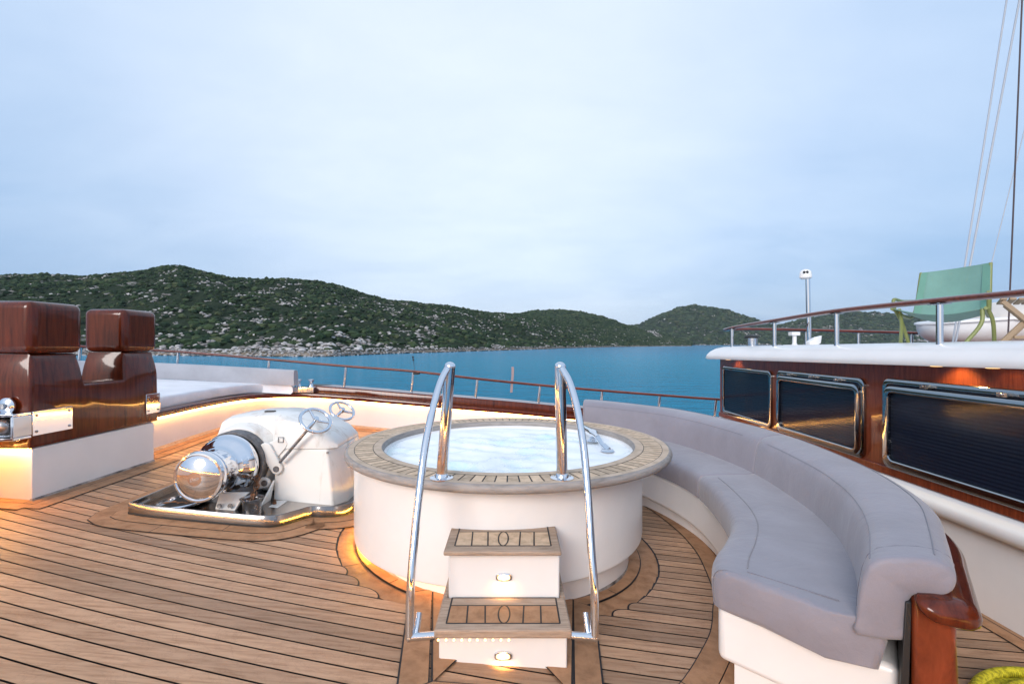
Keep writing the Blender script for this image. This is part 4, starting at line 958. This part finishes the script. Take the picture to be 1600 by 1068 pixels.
# ropes
def rope(name, px0, py0, px1, py1, Y, r, mt, label, cat):
    a = Vector(Pz(px0, Y, py0)); b2 = Vector(Pz(px1, Y, py1)); d = (a - b2); top = b2 + d * 3; low = b2 + d * ((1.42 - b2.z) / d.z)
    n_ = 40; tag(MB().tube([low.lerp(top, k / n_) for k in range(n_ + 1)], r, 7).build(name, mt, smooth=60), label, cat)
rope('rigging_rope', 1573, 0, 1508, 412, 5.0, .0085, M_ropep, 'pale rope rising behind the green chair, left of the pair', 'rope')
rope('rigging_rope', 1593, 0, 1516, 412, 5.0, .0095, M_ropep, 'pale rope rising behind the green chair, right of the pair', 'rope')
rope('rigging_cable', 1597, 0, 1578, 455, 5.1, .0075, M_cable, 'thin dark steel cable, nearly vertical at the right edge', 'cable')
rope('rigging_line', 1600, 205, 1549, 412, 6.6, .006, M_ropep, 'faint slanting line between green chair and dark cable', 'rope')
# yellow rope coil
m = MB(); pts = []
for k in range(0, 7 * 40):
    a = 2 * PI * k / 40; r = .10 + .30 * ((k / 280) % 1); z = .022 + .03 * math.sin(k / 280 * PI) + .008 * math.sin(a * 3)
    pts.append((2.37 + r * math.cos(a), 1.99 + r * math.sin(a), dz(2.37) + .012 + z + .0))
m.tube(pts, .024, 10)
pts = [(2.36 + (.36 - .02 * math.sin(k / 9)) * math.cos(2 * PI * k / 60), 2.0 + .35 * math.sin(2 * PI * k / 60), dz(2.37) + .075 + .008 * math.sin(k / 5)) for k in range(60)]
m.tube(pts, .024, 10, loop=True)
pts = [(2.38 + .27 * math.cos(2 * PI * k / 60), 1.99 + .27 * math.sin(2 * PI * k / 60), dz(2.37) + .085 + .006 * math.sin(k / 4)) for k in range(60)]
m.tube(pts, .024, 10, loop=True)
tag(m.build('rope_coil', M_ropey, smooth=60), 'coil of bright yellow rope on the deck behind the sofa end', 'rope coil')
_v = coords(M_ropey); _wv = N(M_ropey, 'ShaderNodeTexWave'); _wv.inputs['Scale'].default_value = 34; _wv.inputs['Distortion'].default_value = 3; L(M_ropey, _v, _wv.inputs['Vector']); bump(M_ropey, _wv.outputs['Fac'], .9, .008)

# ------------------------------------------------------------------ sea
SEA = -2.55
M_sea = mat('sea', (.015, .13, .19), .12, spec=.5)
v = coords(M_sea); 
far = noise(M_sea, coords(M_sea, (.004, .02, 1)), 1, 4, .6)
near = N(M_sea, 'ShaderNodeSeparateXYZ'); L(M_sea, coords(M_sea), near.inputs[0])
yy = math_(M_sea, 'DIVIDE', near.outputs['Y'], 400, True)
c = ramp(M_sea, yy, [(0, (.012, .27, .48)), (.25, (.014, .31, .52)), (.6, (.014, .25, .47)), (1, (.018, .20, .40))])
c = mixc(M_sea, math_(M_sea, 'MULTIPLY', far, .5), c, (.012, .24, .34), 'MIX')
L(M_sea, c, BS(M_sea).inputs['Base Color'])
h1 = noise(M_sea, coords(M_sea, (1, 1.7, 1)), 1.4, 6, .62, .3); h2 = noise(M_sea, coords(M_sea, (1, 2, 1), (0, 0, .5)), .28, 3, .5)
hh = math_(M_sea, 'ADD', h1, math_(M_sea, 'MULTIPLY', h2, 1.6)); bump(M_sea, hh, 1.0, .55)
BS(M_sea).inputs['IOR'].default_value = 1.15
ys = [-4000, -200, -10, 60, 200, 600, 1600, 6000, 30000]; xs = [-30000, -3000, -400, 0, 400, 3000, 30000]
m = MB(); m.v = [(x, y, SEA) for y in ys for x in xs]; nx = len(xs)
m.f = [(j * nx + i, j * nx + i + 1, (j + 1) * nx + i + 1, (j + 1) * nx + i) for j in range(len(ys) - 1) for i in range(nx - 1)]
struct(m.build('sea', M_sea))

# ------------------------------------------------------------------ hills
def vnoise(x, y, seed):
    r = np.random.default_rng(seed); G = r.random((256, 256)); xi = np.floor(x).astype(int); yi = np.floor(y).astype(int); fx = x - xi; fy = y - yi
    fx = fx * fx * (3 - 2 * fx); fy = fy * fy * (3 - 2 * fy); g = lambda a, b2: G[a % 256, b2 % 256]
    return (g(xi, yi) * (1 - fx) + g(xi + 1, yi) * fx) * (1 - fy) + (g(xi, yi + 1) * (1 - fx) + g(xi + 1, yi + 1) * fx) * fy - .5
def fbm(x, y, seed, o=5, g=.5):
    s = 0; a = 1
    for k in range(o): s = s + a * vnoise(x * 2 ** k + k * 17.3, y * 2 ** k + k * 5.1, seed + k); a *= g
    return s
def hillfun(shore, ridge, seed, amp, freq):
    sq = np.array([p[0] for p in shore], float); sy = np.array([p[1] for p in shore], float)
    rq = np.array([p[0] for p in ridge], float); ry = np.array([p[1] for p in ridge], float); rY = np.array([p[2] for p in ridge], float)
    def f(q, t):
        Ys = np.interp(q, sq, sy); Yr = np.interp(q, rq, rY); Y = Ys + (Yr - Ys) * t
        zr = 1.45 + (537 - np.interp(q, rq, ry)) / F * Yr; X = (q - 800) / F * Y
        tc = np.clip(t, 0, 1); prof = np.where(t <= 1, .42 * tc + .58 * tc ** 2 * (3 - 2 * tc) * 1.0, 1 - .9 * (t - 1))
        z = SEA - .6 + (zr - SEA + .6) * prof
        z = z + 2.1 * np.clip(t / .012, 0, 1) * (1 - prof)
        n1 = fbm(X * freq, Y * freq, seed); n2 = fbm(X * freq * 6, Y * freq * 6, seed + 50, 4, .6)
        z = z + amp * n1 * np.clip(t * 4, 0, 1) * np.clip(1.15 - .75 * t, .15, 1) + amp * .22 * n2 * np.clip(t * 20, .15, 1)
        return X, Y, z
    return f
def rockmask(X, Y, s, seed): return fbm(X / s, Y / s, seed, 5, .62)
def make_hill(name, f, q0, q1, nq, nt, tmax, mt, bush_n, bush_r, seed, rock_s, rock_thr, rocks_n, rock_r):
    q = np.linspace(q0, q1, nq); t = np.concatenate([np.linspace(-.01, .06, nt // 4), np.linspace(.065, tmax, nt - nt // 4)])
    Q, T_ = np.meshgrid(q, t); X, Y, Z = f(Q, T_); nt_ = len(t)
    V = np.stack([X, Y, Z], -1).reshape(-1, 3); idx = np.arange(nt_ * nq).reshape(nt_, nq)
    Fq = np.stack([idx[:-1, :-1], idx[:-1, 1:], idx[1:, 1:], idx[1:, :-1]], -1).reshape(-1, 4)
    struct(raw(name, V, Fq, mt, True))
    r = np.random.default_rng(seed)
    # shrubs
    n = bush_n * 3; qq = r.uniform(q0, q1, n); tt = r.uniform(.012, min(tmax, 1.03), n)
    X, Y, Z = f(qq, tt); w = (Y * Y); w = w / w.max(); keep = r.random(n) < w * 1.6
    rk = rockmask(X, Y, rock_s, 900 + seed); lim = rock_thr + .08 - .35 * np.exp(-tt / .02) * (tt < .06)
    keep &= rk < lim + r.normal(0, .07, n); idx2 = np.where(keep)[0][:bush_n]
    C = np.stack([X[idx2], Y[idx2], Z[idx2]], -1); sz = r.uniform(.45, 1.15, len(idx2)) ** 1.2 * bush_r * (1 + .7 * np.clip(fbm(C[:, 0] / 20, C[:, 1] / 20, 5), -.6, 1))
    blobs('shrubs', C, sz, M_bush, r, .62)
    n = rocks_n * 4; qq = r.uniform(q0, q1, n); tt = np.where(r.random(n) < .10, r.uniform(.0, .02, n), r.uniform(0, 1, n)); X, Y, Z = f(qq, tt); rk = rockmask(X, Y, rock_s, 900 + seed)
    keep = (rk > rock_thr - .10 * np.exp(-tt / .25) + r.normal(0, .05, n)) | (tt < .018); idx2 = np.where(keep)[0][:rocks_n]; C = np.stack([X[idx2], Y[idx2], Z[idx2]], -1)
    blobs('rocks', C, r.uniform(.4, 1.2, len(idx2)) * rock_r * np.where(tt[idx2] < .02, .55, 1), M_rock, r, .55)
def raw(name, V, Fq, mt, smooth):
    me = bpy.data.meshes.new(name); me.vertices.add(len(V)); me.vertices.foreach_set('co', V.astype(np.float32).ravel())
    k = Fq.shape[1]; me.loops.add(Fq.size); me.loops.foreach_set('vertex_index', Fq.astype(np.int32).ravel())
    me.polygons.add(len(Fq)); me.polygons.foreach_set('loop_start', (np.arange(len(Fq)) * k).astype(np.int32)); me.polygons.foreach_set('loop_total', np.full(len(Fq), k, np.int32))
    me.polygons.foreach_set('use_smooth', np.full(len(Fq), smooth)); me.update(calc_edges=True); me.validate(); me.materials.append(mt)
    o = bpy.data.objects.new(name, me); COL.objects.link(o); return o
_b = bmesh.new(); bmesh.ops.create_icosphere(_b, subdivisions=1, radius=1); ICV = np.array([v.co[:] for v in _b.verts]); ICF = np.array([[v.index for v in f_.verts] for f_ in _b.faces]); _b.free()
def blobs(name, C, sz, mt, r, flat_):
    n = len(C); k = len(ICV); J = 1 + r.uniform(-.32, .32, (n, k, 1)); ang = r.uniform(0, 2 * PI, n); ca, sa = np.cos(ang), np.sin(ang)
    V = ICV[None] * J * sz[:, None, None]; sx_ = r.uniform(.8, 1.4, n); x = V[:, :, 0] * sx_[:, None]; y = V[:, :, 1]
    V = np.stack([x * ca[:, None] - y * sa[:, None], x * sa[:, None] + y * ca[:, None], V[:, :, 2] * flat_ * r.uniform(.7, 1.3, n)[:, None]], -1) + C[:, None]
    V[:, :, 2] += (sz * .15)[:, None]
    Fq = ICF[None] + (np.arange(n) * k)[:, None, None]
    o = raw(name, V.reshape(-1, 3), Fq.reshape(-1, 3), mt, False); struct(o, 'stuff'); return o
M_bush = mat('maquis_leaves', (.03, .06, .025), .9, spec=.1)
r_ = island(M_bush); c = ramp(M_bush, r_, [(0, (.014, .030, .018)), (.4, (.028, .052, .026)), (.8, (.050, .078, .036)), (1, (.085, .100, .052))])
c = mixc(M_bush, .6, c, ramp(M_bush, noise(M_bush, coords(M_bush), .9, 5, .7), [(.35, (.35,) * 3), (.65, (1.3,) * 3)]), 'MULTIPLY'); L(M_bush, c, BS(M_bush).inputs['Base Color'])
M_rock = mat('limestone', (.42, .40, .38), .9, spec=.1)
c = ramp(M_rock, island(M_rock), [(0, (.14, .13, .12)), (.5, (.33, .31, .30)), (1, (.55, .53, .52))]); L(M_rock, c, BS(M_rock).inputs['Base Color'])
M_hill = mat('hillside', (.08, .08, .05), .95, spec=.05)
g = N(M_hill, 'ShaderNodeNewGeometry'); sp_ = N(M_hill, 'ShaderNodeSeparateXYZ'); L(M_hill, g.outputs['Position'], sp_.inputs[0])
n1 = noise(M_hill, coords(M_hill), .035, 8, .72); n2 = noise(M_hill, coords(M_hill), .3, 6, .7)
veg = ramp(M_hill, n2, [(.35, (.016, .028, .017)), (.6, (.032, .045, .026)), (.75, (.08, .075, .052))])
rockc = ramp(M_hill, n2, [(.3, (.08, .08, .07)), (.5, (.20, .19, .175)), (.65, (.40, .385, .37))])
c = mixc(M_hill, ramp(M_hill, n1, [(.60, (0, 0, 0)), (.66, (1, 1, 1))]), veg, rockc)
zz = math_(M_hill, 'ADD', sp_.outputs['Z'], math_(M_hill, 'MULTIPLY', n1, 3.0))
c = mixc(M_hill, ramp(M_hill, math_(M_hill, 'MULTIPLY', math_(M_hill, 'ADD', zz, 2.55), .1, True), [(.20, (1, 1, 1)), (.34, (0, 0, 0))]), c, mixc(M_hill, n1, rockc, (.42, .31, .21)))
c = mixc(M_hill, ramp(M_hill, math_(M_hill, 'MULTIPLY', math_(M_hill, 'ADD', sp_.outputs['Z'], 2.55), 1.0, True), [(.25, (1, 1, 1)), (.5, (0, 0, 0))]), c, (.05, .045, .04))
L(M_hill, c, BS(M_hill).inputs['Base Color']); bump(M_hill, n2, .8, 2.0)
fA = hillfun([(-900, 150), (-300, 160), (0, 170), (250, 168), (420, 150), (520, 152), (600, 190), (700, 235), (790, 300), (860, 380), (870, 420), (1080, 900)],
   [(-900, 440, 420), (-300, 432, 430), (0, 431, 450), (60, 432, 450), (130, 434, 450), (200, 429, 450), (240, 422, 450), (280, 417, 450), (320, 426, 455), (355, 438, 460), (400, 440, 480), (440, 436, 500), (480, 442, 510), (520, 448, 520), (560, 459, 540), (620, 471, 570), (700, 481, 620), (760, 489, 680), (800, 492, 700), (840, 494, 760), (900, 502, 850), (960, 513, 950), (1000, 523, 1050), (1080, 536, 1200)], 21, 9, .016)
fB = hillfun([(700, 600), (860, 640), (1080, 1100)], [(720, 500, 900), (800, 492, 950), (830, 487, 980), (860, 486.5, 1000), (900, 489, 1020), (940, 495, 1040), (980, 507, 1080), (1020, 517, 1120), (1080, 533, 1200)], 40, 12, .010)
fC = hillfun([(860, 1300), (1010, 1450), (1100, 1650), (1400, 1600), (2200, 1500)],
   [(860, 530, 1900), (940, 521, 1950), (980, 513, 2000), (1000, 508, 2000), (1030, 494, 2000), (1060, 482, 2000), (1085, 476.5, 2000), (1110, 480, 2000), (1140, 486, 2000), (1165, 495, 2000), (1190, 505, 2000), (1215, 509, 2000), (1250, 500, 2000), (1290, 492, 2000), (1340, 487, 2000), (1400, 491, 2000), (1450, 496, 2000), (1500, 492, 2000), (1700, 500, 2000), (2200, 505, 2000)], 60, 16, .006)
make_hill('hill', fA, -900, 1080, 700, 260, 1.25, M_hill, 56000, 1.75, 1, 13, .235, 13000, 1.0)
make_hill('hill', fB, 700, 1080, 200, 90, 1.2, M_hill, 11000, 3.3, 2, 40, .27, 1500, 1.9)
make_hill('hill', fC, 860, 2200, 420, 110, 1.2, M_hill, 21000, 7.2, 3, 70, .28, 3000, 4.0)

# ------------------------------------------------------------------ haze
m = MB().box(-2600, 3400, -60, 2700, -9, 150); hz = m.build('haze', mat('haze_air')); hm = hz.data.materials[0]; nt = hm.node_tree
nt.nodes.remove(BS(hm)); pv = nt.nodes.new('ShaderNodeVolumePrincipled'); pv.inputs['Density'].default_value = .00005; pv.inputs['Color'].default_value = (.80, .88, 1, 1); pv.inputs['Anisotropy'].default_value = 0
nt.links.new(pv.outputs[0], nt.nodes['Material Output'].inputs['Volume']); struct(hz, 'stuff'); hz.visible_shadow = True
# ------------------------------------------------------------------ sky and light
w = bpy.data.worlds.new('World'); SC.world = w; w.use_nodes = True; nt = w.node_tree
class _W: node_tree = nt
bg = nt.nodes['Background']
sk = nt.nodes.new('ShaderNodeTexSky'); sk.sky_type = 'NISHITA'; sk.sun_disc = False; sk.sun_elevation = math.radians(24); sk.sun_rotation = math.radians(204); sk.dust_density = 2.0
tc = nt.nodes.new('ShaderNodeTexCoord'); sep = nt.nodes.new('ShaderNodeSeparateXYZ'); nt.links.new(tc.outputs['Generated'], sep.inputs[0])
dot = nt.nodes.new('ShaderNodeVectorMath'); dot.operation = 'DOT_PRODUCT'; nt.links.new(tc.outputs['Generated'], dot.inputs[0]); dd = Vector((-.06, .88, .46)).normalized(); dot.inputs[1].default_value = dd
W_ = _W()
den = math_(W_, 'ADD', math_(W_, 'ABSOLUTE', sep.outputs['Z']), .22)
cmb = nt.nodes.new('ShaderNodeCombineXYZ'); nt.links.new(math_(W_, 'DIVIDE', sep.outputs['X'], den), cmb.inputs[0]); nt.links.new(math_(W_, 'MULTIPLY', math_(W_, 'DIVIDE', sep.outputs['Y'], den), 1.6), cmb.inputs[1])
cl = noise(W_, cmb.outputs[0], 1.1, 7, .55, .6); cl2 = noise(W_, cmb.outputs[0], 3.5, 6, .6, .3)
elev = ramp(W_, math_(W_, 'ABSOLUTE', sep.outputs['Z']), [(0, (.27, .385, .56)), (.10, (.245, .38, .595)), (.22, (.31, .45, .655)), (.42, (.42, .55, .74)), (1, (.46, .59, .77))])
br = ramp(W_, dot.outputs['Value'], [(.62, (0, 0, 0)), (.82, (.22, .22, .22)), (.96, (.82, .82, .82)), (1, (.95, .95, .95))])
cf = math_(W_, 'MULTIPLY', math_(W_, 'ADD', br, math_(W_, 'MULTIPLY', math_(W_, 'SUBTRACT', cl, .49), .6)), 1.0, True)
col = mixc(W_, cf, elev, (.665, .745, .865))
strk = ramp(W_, cl2, [(.35, (.975, .98, .99)), (.65, (1.015, 1.012, 1.01))]); col = mixc(W_, 1.0, col, strk, 'MULTIPLY')
back = ramp(W_, math_(W_, 'MULTIPLY', sep.outputs['Y'], -1.0, True), [(0, (1, 1, 1)), (.5, (1.25, 1.15, 1.08))]); col = mixc(W_, 1.0, col, back, 'MULTIPLY')
skc = mixc(W_, 1.0, col, mixc(W_, 1.0, sk.outputs[0], (.02, .02, .02), 'MULTIPLY'), 'ADD')
nt.links.new(skc, bg.inputs['Color']); bg.inputs['Strength'].default_value = .97
sl = bpy.data.lights.new('sun', 'SUN'); sl.energy = 2.0; sl.angle = math.radians(25); sl.color = (1, .93, .89); so = bpy.data.objects.new('sun', sl); COL.objects.link(so)
so.rotation_euler = (math.radians(66), 0, math.radians(-24))

cam = bpy.data.cameras.new('camera'); co = bpy.data.objects.new('camera', cam); COL.objects.link(co); SC.camera = co
cam.lens = F / 1600 * 36; cam.sensor_width = 36; co.location = (0, 0, 1.45); co.rotation_euler = (PI / 2, 0, 0); cam.shift_y = 3 / 1600; cam.clip_end = 60000; cam.clip_start = .05
SC.view_settings.view_transform = 'Standard'; SC.view_settings.look = 'None'; SC.view_settings.exposure = .30; SC.view_settings.gamma = 1
SC.cycles.max_bounces = 6; SC.cycles.diffuse_bounces = 3; SC.cycles.glossy_bounces = 4; SC.cycles.use_denoising = True; SC.cycles.sample_clamp_indirect = 6
